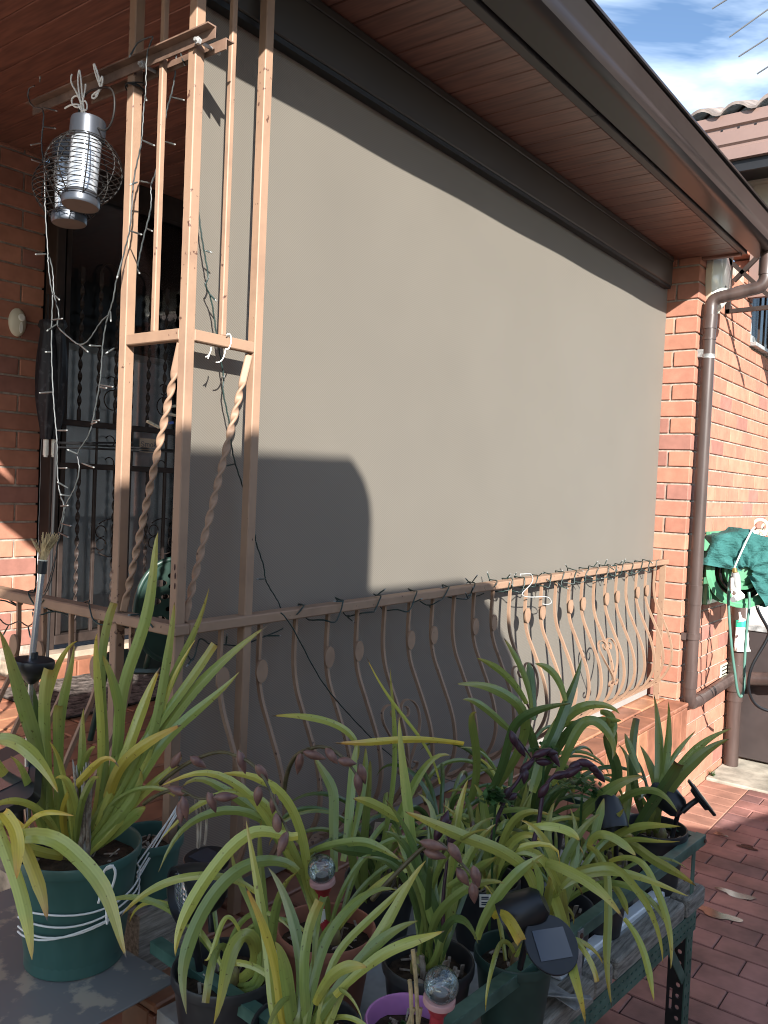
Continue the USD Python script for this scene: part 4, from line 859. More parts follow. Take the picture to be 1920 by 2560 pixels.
# lights wound along the rails
def wound(name_label, f, s0, s1, pitch, nb, seed, dens=1.0):
    t = thing('fairy_lights', name_label, 'fairy lights', f(s0,0,0)); R = random.Random(seed)
    pts = []; s = s0; k = 0
    while s < s1:
        ang = 2*math.pi*k/8.0; rad = R.uniform(.95,1.25)
        cx, cz = math.cos(ang), math.sin(ang); m_ = max(abs(cx), abs(cz)*1.0)
        o, h = cx/m_*.024*rad, cz/m_*.0165*rad - (.018*R.random() if cz < 0 else 0)
        pts.append(f(s, o, h)); s += pitch/8.0*R.uniform(.5,1.5); k += 1
    strand(t, pts, .0021, n=len(pts)*3)
    for i in range(nb):
        j = R.randrange(2, len(pts)-2); a = pts[j]; d = np.array([R.uniform(-1,1), R.uniform(-.8,.3), R.uniform(-.4,1)]); d = nrm(d)
        led(t, a, a + d*.026)
wound('dark green fairy lights wound round the shaded left half of the front rail', lambda s,o,h: np.array([s, 1.471-o, -.3375+G+h]), 1.56, 2.55, .17, 17, 3)
wound('dark green fairy lights wound tightly round the sunny right half of the front rail', lambda s,o,h: np.array([s, 1.471-o, -.3375+G+h]), 2.55, 4.20, .105, 34, 5)
wound('black fairy lights bunched along the side rail left of the corner post', lambda s,o,h: np.array([1.201-o, s, -.3375+G+h]), 1.52, 2.35, .24, 15, 8)
sag = thing('fairy_lights', 'thin sagging string of fairy lights between the balusters under the side rail', 'fairy lights', P(80,1560,x=1.18))
strand(sag, [P(u,v,x=1.178) for u,v in [(0,1548),(22,1562),(36,1557),(52,1555),(70,1565),(86,1550),(92,1530),(110,1500)]]); 
for a,b in [((22,1562),(10,1584)),((70,1565),(75,1589)),((84,1545),(82,1535))]: led(sag, P(*a,x=1.178), P(*b,x=1.175))
sag2 = thing('fairy_lights', 'thin black string of fairy lights sagging under the front rail beside the corner post', 'fairy lights', P(520,1620,y=1.48))
strand(sag2, [P(u,v,y=1.486) for u,v in [(470,1640),(485,1645),(500,1598),(520,1608),(536,1612),(568,1612),(600,1614),(640,1600),(690,1580),(708,1570)]])
for a,b in [((528,1608),(513,1632)),((565,1612),(567,1590)),((484,1644),(470,1662)),((660,1590),(698,1589))]: led(sag2, P(*a,y=1.486), P(*b,y=1.482))
hk = thing('coat_hanger_hook', 'white wire hook hanging from the front rail', 'hook', P(1350,1490,y=1.44))
obj('wire', tube(spline([P(u,v,y=1.446) for u,v in [(1302,1440),(1300,1436),(1310,1435),(1328,1436),(1332,1450),(1318,1470),(1305,1485),(1312,1491),(1350,1492),(1374,1496),(1378,1506),(1370,1511),(1357,1510)]], 40), .0019, 7), 'dull_wire', hk, smooth=True)
# clothes pegs hanging inside the porch
for lab, u0, v0, u1, v1, mt in [('cream clothes peg, lowest left of the pegs behind the twisted brace',368,1053,398,1070,'cream_plastic'),('cream clothes peg, middle one behind the twisted brace',410,1032,438,1040,'cream_plastic'),('cream clothes peg, top one behind the twisted brace',418,1017,438,1016,'cream_plastic'),('blue clothes peg behind the twisted brace',406,1062,432,1057,'peg_blue')]:
    a, b = P(u0,v0,y=2.9), P(u1,v1,y=2.9); t = thing('clothes_peg', lab, 'clothes peg', a)
    for s in (-1,1): obj('arm', sweep([a+[0,s*.004,0], b+[0,s*.002,.002]], rect(.006,.010)), mt, t)
    obj('spring', cyl((a+b)/2-[0,.008,0], (a+b)/2+[0,.008,0], .004, 8), 'galv', t)
ca = thing('clothes_airer', 'thin black clothes airer wires across the porch door', 'clothes airer', P(160,1107,y=2.9))
for (u0,v0,u1,v1) in [(140,1107,445,1126),(140,1118,445,1130),(140,1107,330,1107)]: obj('wire', cyl(P(u0,v0,y=2.9), P(u1,v1,y=2.9), .004, 7), 'black_trim', ca)
pa, pb = P(140,1107,y=2.9), P(445,1126,y=2.9)
for p in (pa, pb): obj('leg', cyl(p, (p[0], p[1]+.02, ZF), .006, 8), 'black_trim', ca)
# umbrellas hanging by the door frame, handles down
for lab, u, ut in [('folded black umbrella with white handle, left of the pair beside the door',115,118),('folded black umbrella with white handle, right of the pair beside the door',135,146)]:
    t = thing('umbrella', lab, 'umbrella', P(u,1100,y=3.66)); top, bot = P(ut, 800, y=3.66), P(u, 1098, y=3.66)
    n, m = 40, 20; V = []
    for i, s in enumerate(np.linspace(0, 1, n)):
        r = .012 + .040*math.sin(math.pi*min(1, s*.55+.12))**1.2 * (1 if s < .62 else (1-(s-.62)/.38*.62))
        if s < .06: r = .030 + .2*s
        for k in range(m):
            a = 2*math.pi*k/m; V.append(top+(bot-top)*s + CAM[0]*r*math.cos(a)*(1+.16*math.sin(6*a+5*s)) + np.array([.6,.8,0])*r*math.sin(a)*(1+.16*math.sin(6*a+5*s)))
    obj('canopy', (np.array(V), np.array([(i*m+k, i*m+(k+1)%m, (i+1)*m+(k+1)%m, (i+1)*m+k) for i in range(n-1) for k in range(m)])), 'umbrella', t, smooth=True)
    h2 = P(u-1, 1138, y=3.66); obj('handle', tube([bot, bot+(h2-bot)*.02, h2, h2+(h2-bot)*.02, h2+(h2-bot)*.12], [.010,.0125,.0125,.009,.009], 14), 'white_plastic', t, smooth=40)
    obj('shaft', cyl(top, top+[0,0,.12], .004, 8), 'cage_wire', t)
# cast garden chair
gc = thing('garden_chair', 'dark green cast metal garden chair with pierced oval back behind the corner post', 'chair', P(432,1530,y=2.25))
cc = P(430, 1524, y=2.25)
shp = affinity.scale(sg.Point(0,0).buffer(1, 24), .125, .170)
holes = []
R_ = random.Random(4)
for i in range(8):
    a = i*math.pi/4; holes += [affinity.scale(affinity.rotate(sg.Point(0,0).buffer(1,6), math.degrees(a)+20), .021,.012), ]; holes[-1] = affinity.translate(holes[-1], .062*math.cos(a), .030+.085*math.sin(a))
for i in range(5): a = i*1.256+.5; holes.append(affinity.translate(affinity.scale(sg.Point(0,0).buffer(1,6), .013,.009), .028*math.cos(a), .04+.04*math.sin(a)))
for h_ in holes: shp = shp.difference(h_)
Rk = np.stack([nrm([.93,-.36,0]), [0,0,1.], -nrm([.36,.93,0])], 1)
obj('back', tf(extr(shp, .010), Rk, cc), 'cast_green', gc)
obj('back_rim', tf(tube([(.125*math.cos(a), .170*math.sin(a), .005) for a in np.linspace(0,6.2832,40,endpoint=False)], .009, 8, closed=True), Rk, cc), 'cast_green', gc, smooth=True)
sc = cc + Rk@np.array([0,-.20,-.20]); 
obj('seat', tf(lathe([(.001,.0),(.185,.0),(.19,-.012),(.18,-.020),(.001,-.016)], 30), None, sc), 'cast_green', gc, smooth=40)
for sx in (-1,1):
    for sz in (-1,1): 
        p = sc + Rk@np.array([sx*.12, 0, sz*.11]); obj('leg', tube(spline([p, p+[0,0,-.12]+Rk@np.array([sx*.02,0,sz*.02]), np.array([p[0],p[1],ZF])+Rk@np.array([sx*.05,0,sz*.05])], 10), .011, 8), 'cast_green', gc, smooth=True)
    obj('stay', tube([cc+Rk@np.array([sx*.07,-.14,.0]), sc+Rk@np.array([sx*.07,0,.16])], .010, 8), 'cast_green', gc, smooth=True)
# ------------------------------------------------------------------ plant bench
ZB_ = -1.05+G; ZG = -.905+G
A0, A1 = np.array([2.322,.634]), np.array([.985,.738])       # front edge, far to near
du = (A1-A0)/np.linalg.norm(A1-A0); dn = np.array([-du[1], du[0]]); dn = dn if dn[1] > 0 else -dn     # dn: towards the house
def B(s, t, z): p = A0 + du*s + dn*t; return np.array([p[0], p[1], z])
LB = np.linalg.norm(A1-A0); DB = .57
Rb = np.array([[du[0], dn[0], 0],[du[1], dn[1], 0],[0,0,1]])
def bb(s0,s1,t0,t1,z0,z1,b=.002): return tf(bbox(s0,s1,t0,t1,z0,z1,b), Rb, (A0[0],A0[1],0))
pb = thing('plant_bench', 'green slotted steel plant bench with weathered timber edge and guard rail', 'bench', (1.6,.9,0))
obj('slab', bb(.06, LB-.02, .045, DB, ZB_-.03, ZB_), 'slab', pb)
def slotted(s0, s1, z0, z1, t0, thick=.003, rows=2):
    poly = sg.box(s0, z0, s1, z1); h = z1-z0; n = int((s1-s0)/.022)
    for i in range(n):
        for r in range(rows):
            c = (s0+.012+i*.022, z0 + h*(.30+.40*r)); poly = poly.difference(affinity.scale(affinity.rotate(sg.Point(c).buffer(1,3), 0), .0055, .0030))
    m = extr(poly, thick); v = np.asarray(m[0]); w = np.c_[v[:,0], t0+v[:,2], v[:,1]]
    return w @ Rb.T + [A0[0],A0[1],0], m[1]
obj('edge_beam', slotted(.03, LB, ZB_-.098, ZB_-.045, .002), 'green_steel', pb)
for (a, b) in ((-.012,.105),(.115,.50),(.515,.60),(.61,LB)): obj('timber_edge', bb(a, b, -.002+rnd.uniform(-.003,.003), .050, ZB_-.044, ZB_+.006+rnd.uniform(-.003,.003), .006), 'timber_grey', pb)
obj('timber_edge', bb(-.012, .04, .052, DB, ZB_-.044, ZB_+.004, .005), 'timber_grey', pb)
obj('aluminium_strip', bb(.045, .66, .052, .082, ZB_+.001, ZB_+.018, .003), 'alu_white', pb)
def leg(s, mt='green_steel'):
    pol = sg.box(0, .0, .040, ZB_-.05); pol2 = sg.box(0,0,.044,ZB_-.05)
    for i in range(int((ZB_-.06)/.030)):
        z = .02+i*.030
        pol = pol.difference(affinity.scale(sg.Point(.012,z).buffer(1,3), .003,.0055)).difference(affinity.scale(sg.Point(.03,z).buffer(1,3), .003,.0055))
        pol2 = pol2.difference(affinity.scale(sg.Point(.014,z).buffer(1,4), .006,.006))
        if i % 4 < 2: pol2 = pol2.difference(sg.box(.028,z-.012,.036,z+.015))
    a = extr(pol, .003); v = np.asarray(a[0]); fa = (np.c_[s-v[:,0], v[:,2]+.006, v[:,1]] @ Rb.T + [A0[0],A0[1],0], a[1])
    b = extr(pol2, .003); v = np.asarray(b[0]); fb = (np.c_[s-.0015+v[:,2], v[:,0]+.009, v[:,1]] @ Rb.T + [A0[0],A0[1],0], b[1])
    return fa, fb
for s in (.075, LB-.03):
    fa, fb = leg(s); l = obj('leg', fa, 'green_steel', pb); obj('inner_flange', fb, 'black_trim', l)
for s in (.075, LB-.03): obj('leg', bb(s-.04, s, DB-.04, DB-.037, 0, ZB_-.05, .0005), 'green_steel', pb)
g0 = B(.195,.006,ZB_-.085); g1 = B(.085,.006,ZB_-.215)
obj('gusset', sweep([g0, g1], rect(.026,.003), up=(dn[0],dn[1],0)), 'green_steel', pb)
obj('guard_rail', cat(bb(-.004, LB, 0, .003, ZG-.024, ZG, .0004), bb(-.004, LB, .0, .026, ZG, ZG+.003, .0004)), 'green_steel', pb)
obj('guard_rail', cat(bb(-.004, -.001, .003, DB, ZG-.024, ZG-.001, .0004), bb(-.004, .022, .026, DB, ZG-.003, ZG, .0004)), 'green_steel', pb)
obj('guard_rail', cat(bb(LB-.003, LB, .026, DB, ZG-.024, ZG-.001, .0004), bb(LB-.026, LB, .026, DB, ZG-.003, ZG, .0004)), 'green_steel', pb)
obj('guard_post', bb(.052,.074,.004,.0065,ZB_,ZG-.001,.0004), 'green_steel', pb)
gp_ = A0; sgp = .0
pm = P(1466, 2330, z=ZG); sgp = (pm[:2]-A0)@du
obj('guard_post', bb(sgp-.010, sgp+.012, -.003, .0, ZB_-.02, ZG, .0004), 'galv', pb, label='grey galvanised guard post')
obj('bolt', tf(ball((0,0,0),.006,(1,.6,1),1), None, B(sgp,-.004,ZG-.012)), 'rust', pb)
obj('bolt', tf(ball((0,0,0),.006,(1,.6,1),1), None, B(.004,-.002,ZG-.012)), 'rust', pb)
bt = P(1405, 2490, z=ZB_+.02)
obj('metal_offcut', cat(tf(bbox(-.05,.04,-.02,.02,0,.0025,.0005), frame((.1,-.2,1)), bt), tf(bbox(-.03,.06,-.012,.016,0,.003,.0005), frame((.3,.2,1)), bt+[-.0,-.03,.01])), 'galv', label='scraps of grey sheet metal lying on the near end of the bench', cat_='sheet metal')

# metal sheet on a stack of bricks, carrying the green pot
ms_ = thing('brick_stack', 'dark stack of bricks under the stained metal sheet', 'bricks', (.8,1.4,0))
zt_ = -.952+G
nc = int(zt_/.078); hh = zt_/nc
for k in range(nc):
    for j in range(3):
        if k % 2: m = bbox(.60+j*.118, .60+j*.118+.11, 1.27, 1.50, k*hh+.001, (k+1)*hh-.001, .003)
        else: m = bbox(.62, .85+.07, 1.26+j*.118, 1.26+j*.118+.11, k*hh+.001, (k+1)*hh-.001, .003)
        obj('brick', m, f'brick_{rnd.choice([2,4,1])}', ms_)
obj('metal_sheet', bbox(.30, 1.028, 1.222, 1.78, zt_, zt_+.004, .001), 'sheet_metal', label='stained grey metal sheet with peeling paint under the large green pot', cat_='metal sheet')

# ------------------------------------------------------------------ pots and orchids
def side_of(Tn, p, roll):
    V_ = nrm(p - np.array([0,0,EYE])); s = np.cross(Tn, V_)
    if np.linalg.norm(s) < .15: s = np.cross(Tn, [0,0,1.0])
    s = nrm(s); n = np.cross(s, Tn); return s*math.cos(roll) + n*math.sin(roll)
def leaf(par, pts, w, mt, roll=0.0, trunc=False, shape='strap', fold=.36, lab=None, n=22):
    pts = spline(pts, n); T = np.gradient(pts, axis=0); T /= np.maximum(np.linalg.norm(T,axis=1,keepdims=True),1e-9)
    V, UV, F = [], [], []
    prev = None
    tw = rnd.uniform(-.25,.25)
    for i in range(n):
        t = i/(n-1)
        if shape == 'strap': k = .62 + .38*min(1, t/.35) if t < .35 else 1.0
        else: k = .40 + .6*math.sin(min(1, t/.62)*math.pi/2)
        if not trunc: k *= min(1.0, ((1-t)/.30)**.72 + .02) if t > .70 else 1
        else: k *= 1 if t < .93 else .92
        s = side_of(T[i], pts[i], roll + tw*t)
        if prev is not None and s@prev < 0: s = -s
        if prev is not None: s = nrm(.35*prev + .65*s)
        prev = s; nn = np.cross(s, T[i]); hw = w*k/2
        V += [pts[i]-s*hw+nn*hw*fold, pts[i]-s*hw*.5+nn*hw*fold*.40, pts[i], pts[i], pts[i]+s*hw*.5+nn*hw*fold*.40, pts[i]+s*hw+nn*hw*fold]
        UV += [(0,t),(.25,t),(.5,t),(.5,t),(.75,t),(1,t)]
        if i: F += [((i-1)*6+j, (i-1)*6+j+1, i*6+j+1, i*6+j) for j in (0,1,3,4)]
    return obj('leaf', (np.array(V), np.array(F)), mt, par, smooth=True, uv=np.array(UV), label=lab)
LM = {'g':'leaf_green','d':'leaf_dark','y':'leaf_yellowgreen','Y':'leaf_yellow'}
def pl_leaf(par, px_pts, d0, d1, wpx, c='g', root=None, roll=None, trunc=False, shape='strap', bow=0.0):
    q = np.array(px_pts, float); L = np.r_[0, np.cumsum(np.linalg.norm(np.diff(q,axis=0),axis=1))]; s = L/L[-1]
    pts = [P(u, v, d=d0+(d1-d0)*t + bow*math.sin(math.pi*t)) for (u, v), t in zip(q, s)]
    if root is not None: pts = [np.asarray(root,float)+[rnd.uniform(-.012,.012), rnd.uniform(-.012,.012), 0]] + pts
    roll = rnd.uniform(-.45,.45) if roll is None else roll
    leaf(par, pts, .78*wpx*.5*(d0+d1)/FPX/max(.75, math.cos(roll)), LM[c], roll, trunc, shape)
def wild_leaf(par, root, az, L, el, bend_, w, c, trunc=False):
    p = np.asarray(root,float)+[rnd.uniform(-.02,.02), rnd.uniform(-.02,.02), 0]; pts = [p.copy()]; n = 9; e = el
    for i in range(n):
        d = np.array([math.cos(az)*math.cos(e), math.sin(az)*math.cos(e), math.sin(e)]); p = p + d*L/n; pts.append(p.copy())
        e -= bend_*(i+1)/n*.42; az += rnd.uniform(-.06,.06)
    hor = np.array([-math.sin(az), math.cos(az), 0])
    leaf(par, pts, w, LM[c], rnd.uniform(-.5,.5), trunc)
def pot(par, c, r, h, mt, zb, lip=.010, taper=.74):
    cx, cy = c; z1 = zb+h; rb = r*taper
    pr = [(.001,zb+.004),(rb-.003,zb),(rb,zb+.003)]
    for k in range(1,8): t = k/8; pr.append((rb+(r-.006-rb)*t, zb+.003+(h-.026)*t))
    pr += [(r-.006,z1-.022),(r-.001,z1-.020),(r,z1-.016),(r,z1-.004),(r-.002,z1),(r-.005,z1-.001),(r-.007,z1-.006),(r-.010,z1-.04),(r-.013,z1-.06)]
    p = obj('pot', tf(lathe(pr, 44), None, (cx,cy,0)), mt, par, smooth=35)
    n = 26; rs = np.linspace(0,1,9); V = [(cx,cy,z1-.030)]
    for q in rs[1:]:
        for a in np.linspace(0,2*math.pi,n,endpoint=False): V.append((cx+(r-.010)*q*math.cos(a), cy+(r-.010)*q*math.sin(a), z1-.034+.014*(1-q)))
    V = np.array(V); V[:,2] += .012*(meshkit.fbm(np.c_[V[:,:2]*70, np.full(len(V), zb*9)],3)-.5)
    F = [(0,1+k,1+(k+1)%n,0) for k in range(n)] + [(1+i*n+k, 1+(i+1)*n+k, 1+(i+1)*n+(k+1)%n, 1+i*n+(k+1)%n) for i in range(7) for k in range(n)]
    F = [(a,b,c_) for a,b,c_,d in F[:n]] + [t for a,b,c_,d in F[n:] for t in ((a,b,c_),(a,c_,d))]
    obj('soil', (V, np.array(F)), 'soil', par, smooth=True)
    chips = []
    for i in range(16):
        a, q = rnd.uniform(0,6.28), rnd.uniform(.1,.95)*(r-.02); l = rnd.uniform(.006,.018)
        d = nrm([rnd.uniform(-1,1), rnd.uniform(-1,1), rnd.uniform(-.15,.5)])
        o = np.array([cx+q*math.cos(a), cy+q*math.sin(a), z1-.022]); chips.append(sweep([o-d*l, o+d*l], rect(rnd.uniform(.003,.008), .002)))
    obj('bark_chips', cat(*chips), 'dry_leaf', par, kind='stuff')
    return np.array([cx, cy, z1-.030])
def sheaths(par, root, n, hgt=.06, spread=.03):
    for i in range(n):
        a = rnd.uniform(0,6.28); o = root+[math.cos(a)*rnd.uniform(.004,spread), math.sin(a)*rnd.uniform(.004,spread), -.006]
        tip = o+[math.cos(a)*rnd.uniform(.0,.03), math.sin(a)*rnd.uniform(.0,.03), hgt*rnd.uniform(.5,1.25)]
        m = sweep([o, o+(tip-o)*.5+[.003,0,0], tip], rect(rnd.uniform(.006,.011), .0022)); obj('dry_sheath', m, 'dry_leaf', par)
    for i in range(max(2, n//2)):
        a = rnd.uniform(0,6.28); o = root+[math.cos(a)*.018, math.sin(a)*.018, -.008]
        obj('bulb', ball(o+[0,0,.018], .016, (1,1,1.7), 2), 'sheath', par, smooth=True)
def spike(par, px_pts, d0, d1, buds, mt='bud_brown', stem='bud_stem', r=.0032, bl=.040):
    q = np.array(px_pts, float); k = len(q); pts = [P(u, v, d=d0+(d1-d0)*i/(k-1)) for i,(u,v) in enumerate(q)]
    sp_ = obj('flower_spike', tube(spline(pts, 40), np.linspace(r*1.25, r*.6, 40), 8), stem, par, smooth=True)
    P_ = spline(pts, 60)
    for (u, v, ang) in buds:                                  # bud centre in the photo's plane of the spike, hanging direction in degrees (0 = right, 90 = down)
        uvs = np.array([[*pp_] for pp_ in [ (960+FPX*((CAM@(p-[0,0,EYE]))[0]/(CAM@(p-[0,0,EYE]))[2]), 1280-FPX*((CAM@(p-[0,0,EYE]))[1]/(CAM@(p-[0,0,EYE]))[2])) for p in P_]])
        j = int(np.argmin(np.hypot(uvs[:,0]-u, uvs[:,1]-v))); dd = (CAM@(P_[j]-[0,0,EYE]))[2] - rnd.uniform(-.012,.014)
        a = math.radians(ang); c = P(u, v, d=dd); D = nrm(CAM[0]*math.cos(a) - CAM[1]*math.sin(a) + CAM[2]*rnd.uniform(-.4,.4))
        n = 9; s = np.linspace(0,1,n); rad = bl*.20*np.sin(np.pi*np.clip(s,0,1)**.80)**.95 + .0006
        L = bl*rnd.uniform(.85,1.2)
        m = tube([c + D*L*(t-.5) for t in s], rad, 10)
        b = obj('bud', m, mt, sp_, smooth=True)
        obj('pedicel', tube(spline([P_[j], (P_[j]+c-D*L*.5)/2+[0,0,.004], c-D*L*.48], 8), .0014, 6), stem, sp_, smooth=True)

def orchid(label, c, r, h, mt, zb, n_wild=6, cols='gggy', Lr=(.26,.42), sheath=5, group=None, az=None, bend=(.8,1.7), el=(.9,1.45), wr=(.008,.0135)):
    t = thing('potted_orchid', label, 'potted plant', (c[0],c[1],zb)); root = pot(t, c, r, h, mt, zb)
    for i in range(int(n_wild*1.6+.5)):
        a = rnd.uniform(*az) if az else rnd.uniform(0,6.28)
        wild_leaf(t, root, a, rnd.uniform(*Lr), rnd.uniform(*el), rnd.uniform(*bend), rnd.uniform(*wr), rnd.choice(cols), rnd.random() < .15)
    sheaths(t, root, sheath, .05)
    return t, root

# --- large green pot on the metal sheet
t, r0 = orchid('tall leafy orchid in the large green pot on the metal sheet at left', (.950,1.437), .1215, .222, 'pot_green', zt_+.0045, 5, 'gy', (.22,.36), 8, el=(1.0,1.5), bend=(.3,.9))
obj('saucer_step', tf(lathe([(.088,zt_+.0045),(.0925,zt_+.006),(.0925,zt_+.034),(.0885,zt_+.036)],40), None, (.950,1.437,0)), 'pot_green', t, smooth=35)
D0 = 1.63
def tl(pts, d1, w, c='g', **k): pl_leaf(t, pts, k.pop('d0', D0), d1, w, c, k.pop('root', r0), **k)
tl([(290,1910),(308,1722),(363,1553),(386,1400),(395,1330)], 1.63, 36, 'g', roll=.1)
tl([(262,1890),(253,1680),(270,1553),(285,1507)], 1.62, 26, 'g', roll=.1, trunc=True)
tl([(253,1930),(243,1680),(243,1583)], 1.58, 24, 'y')
tl([(291,1890),(297,1764),(270,1668),(257,1638)], 1.55, 30, 'g')
tl([(308,1907),(359,1764),(401,1667)], 1.66, 34, 'y')
tl([(363,1890),(405,1722),(428,1580),(436,1505)], 1.62, 28, 'g', roll=.15)
tl([(350,1890),(422,1722),(481,1595),(523,1469)], 1.66, 28, 'g')
tl([(354,1933),(401,1785),(494,1591)], 1.64, 20, 'y')
tl([(380,1827),(443,1743),(536,1610)], 1.66, 28, 'g', trunc=True)
tl([(350,1930),(422,1806),(527,1680),(671,1562)], 1.68, 36, 'g', roll=.1)
tl([(360,1930),(422,1840),(506,1764),(599,1679)], 1.66, 32, 'g', roll=.1)
tl([(270,1990),(304,1912),(380,1849),(454,1812)], 1.54, 36, 'Y', roll=.1)
tl([(160,2070),(170,1995),(215,1938),(262,1897),(298,1918)], 1.48, 26, 'Y')
tl([(120,2060),(105,1925),(72,1806),(34,1680),(-2,1574)], 1.52, 46, 'g', roll=.1)
tl([(130,2060),(114,1912),(110,1764),(122,1674)], 1.56, 36, 'g', roll=.1, trunc=True)
tl([(150,2040),(148,1933),(146,1785),(150,1765)], 1.58, 30, 'g', trunc=True)
tl([(150,1990),(152,1785),(169,1700),(186,1610)], 1.6, 28, 'g')
tl([(110,2060),(89,1827),(76,1722),(46,1668)], 1.62, 30, 'd')
tl([(100,1960),(139,1680),(194,1602)], 1.66, 24, 'y')
tl([(180,2040),(200,1930),(205,1850),(209,1770)], 1.6, 26, 'g')
tl([(60,1980),(-20,1860),(20,1850),(84,1890),(146,1983)], 1.42, 42, 'y', roll=.1, root=None)
tl([(115,2085),(70,1960),(25,1890)], 1.52, 24, 'g')
tl([(55,2092),(127,2095),(190,2138),(253,2212),(288,2300),(316,2396)], 1.40, 50, 'y', roll=.05, d0=1.50)
tl([(60,2075),(8,2033),(34,2069),(44,2136),(42,2198)], 1.40, 40, 'Y', roll=.1, root=None, d0=1.52)
tl([(30,2050),(0,2062),(25,2153),(63,2280),(80,2400)], 1.38, 42, 'y', roll=.1, root=None, d0=1.52)
tl([(40,2070),(51,2098),(84,2174),(118,2302)], 1.42, 40, 'Y', roll=.1, root=None, d0=1.5)
tl([(300,2050),(350,1990),(420,1930),(455,1885)], 1.66, 30, 'y')
tl([(310,2060),(345,2030),(365,2018)], 1.60, 34, 'g')
tl([(260,2080),(330,2000),(352,1925)], 1.62, 34, 'g', roll=.1)
tl([(40,2110),(90,2040),(130,2030),(185,2040)], 1.47, 16, 'Y', root=None, d0=1.52)
for i in range(12): 
    a = P(185+rnd.uniform(-6,42), 1912+rnd.uniform(0,70), d=1.56); b0 = r0+[rnd.uniform(.0,.03), rnd.uniform(-.02,.01), 0]
    obj('dry_sheath', tube([b0, (b0+a)/2+[rnd.uniform(-.004,.004),0,0], a, a+(a-b0)*.10], [.006,.0042,.0026,.0006], 6), 'dry_leaf' if i%3 else 'dull_wire', t)
spike(t, [(400,1960),(489,1898),(554,1880),(583,1887),(617,1901),(653,1935),(677,1981),(701,2041),(718,2077),(708,2128)], 1.62, 1.45,
      [(440,1900,-60),(495,1905,40),(605,1905,75),(655,1932,60),(645,1990,95),(685,2010,100),(693,2065,85),(706,2110,110)], 'bud_brown')
spike(t, [(360,2010),(400,1985),(450,1975),(480,1990),(540,1990)], 1.60, 1.52, [(448,1978,20),(462,2020,80),(530,2005,70),(565,1992,0),(452,2030,85)], 'bud_brown')
# string round the green pot
wc = thing('cord', 'white cord wound round the green pot and tied back to the corner post', 'cord', (.95,1.43,.8))
tgt = P(442, 2022, y=1.452)
for i, (za_, zb3, off) in enumerate([(.790,.815,0),(.770,.800,.006),(.752,.785,-.006),(.745,.792,-.014)]):
    pts = []
    for a in np.linspace(math.radians(-190), math.radians(-18), 22):
        s = (a+math.radians(190))/math.radians(172); rr = .1075+.010*s + .0025; pts.append((.950+rr*math.cos(a), 1.437+rr*math.sin(a), za_+(zb3-za_)*s+.004*math.sin(9*s+i)))
    pts += [np.array(pts[-1])+(tgt+[0,0,off]-np.array(pts[-1]))*k for k in (.3,.7,1.0)]
    obj('strand', tube(np.array(pts), .0019, 6), 'white_cord', wc, smooth=True)
for q in [[(284,2165),(262,2175),(252,2220),(246,2258)],[(284,2168),(288,2190),(276,2230),(268,2310)],[(262,2175),(284,2165)]]:
    obj('strand', tube(spline([P(u,v,d=1.50) for u,v in q],12), .0024, 6), 'white_cord', wc, smooth=True)

# --- bench pots (position on the bench slab)
Zb = ZB_+.001
t, r0 = orchid('orchid in the far right black pot at the corner of the bench', (2.243,.745), .086, .165, 'pot_black', Zb, 3, 'gd', (.2,.3), 5, el=(1.1,1.5))
for pts, d1, w, c in [([(1646,1974),(1650,1869),(1635,1736)],2.22,28,'g'),([(1654,1962),(1667,1869),(1671,1753)],2.2,26,'g'),([(1642,2004),(1705,1911),(1760,1856),(1829,1821)],2.2,26,'g'),([(1642,2020),(1726,1911),(1824,1847)],2.1,36,'g'),
    ([(1659,1936),(1701,1869),(1740,1826)],2.24,15,'g'),([(1642,1970),(1625,1911),(1600,1863)],2.26,24,'g'),([(1591,2080),(1642,1995),(1697,1910)],2.1,32,'d'),([(1549,2004),(1621,1974),(1663,1991),(1694,2031)],2.02,22,'g'),([(1583,1936),(1591,1795)],2.25,24,'d'),([(1560,2080),(1575,1960),(1545,1860)],2.3,24,'g')]:
    pl_leaf(t, pts, 2.17, d1, w, c, r0, trunc=(c=='d'))
t, r0 = orchid('low orchid in a small black pot left of the far corner pot', (2.075,.790), .070, .125, 'pot_black', Zb, 2, 'gd', (.2,.3), 3)
for pts, d1, w, c in [([(1431,2063),(1494,1995),(1557,1953),(1614,1940)],1.95,38,'g'),([(1439,2067),(1494,2059),(1560,2020)],1.92,32,'g'),([(1497,2122),(1573,2073),(1636,2063),(1702,2066)],1.86,24,'y'),([(1510,2120),(1570,2100),(1615,2100),(1700,2104)],1.88,16,'y'),([(1578,2111),(1624,2142),(1674,2172),(1742,2216)],1.80,30,'y')]:
    pl_leaf(t, pts, 2.02, d1, w, c, r0)
t, r0 = orchid('drooping yellow green orchid in a black pot behind the guard rail', (1.925,.765), .074, .128, 'pot_black', Zb, 2, 'yg', (.2,.3), 3)
for pts, d1, w, c in [([(1467,2114),(1497,2137),(1515,2177),(1520,2228),(1520,2304),(1517,2380),(1530,2520)],1.55,26,'y'),([(1522,2154),(1573,2144),(1609,2162),(1641,2220),(1669,2304),(1677,2422)],1.60,22,'y'),([(1482,2111),(1492,2063),(1510,1995)],1.9,28,'g'),([(1522,2203),(1548,2233),(1570,2288)],1.75,22,'y'),([(1470,2120),(1510,2085),(1560,2110),(1590,2140)],1.78,26,'y')]:
    pl_leaf(t, pts, 1.86, d1, w, c, None)
t, r0 = orchid('dense arching orchid in the grey pot leaning over the guard rail', (1.735,.775), .074, .135, 'pot_grey', Zb, 6, 'ggy', (.25,.38), 7)
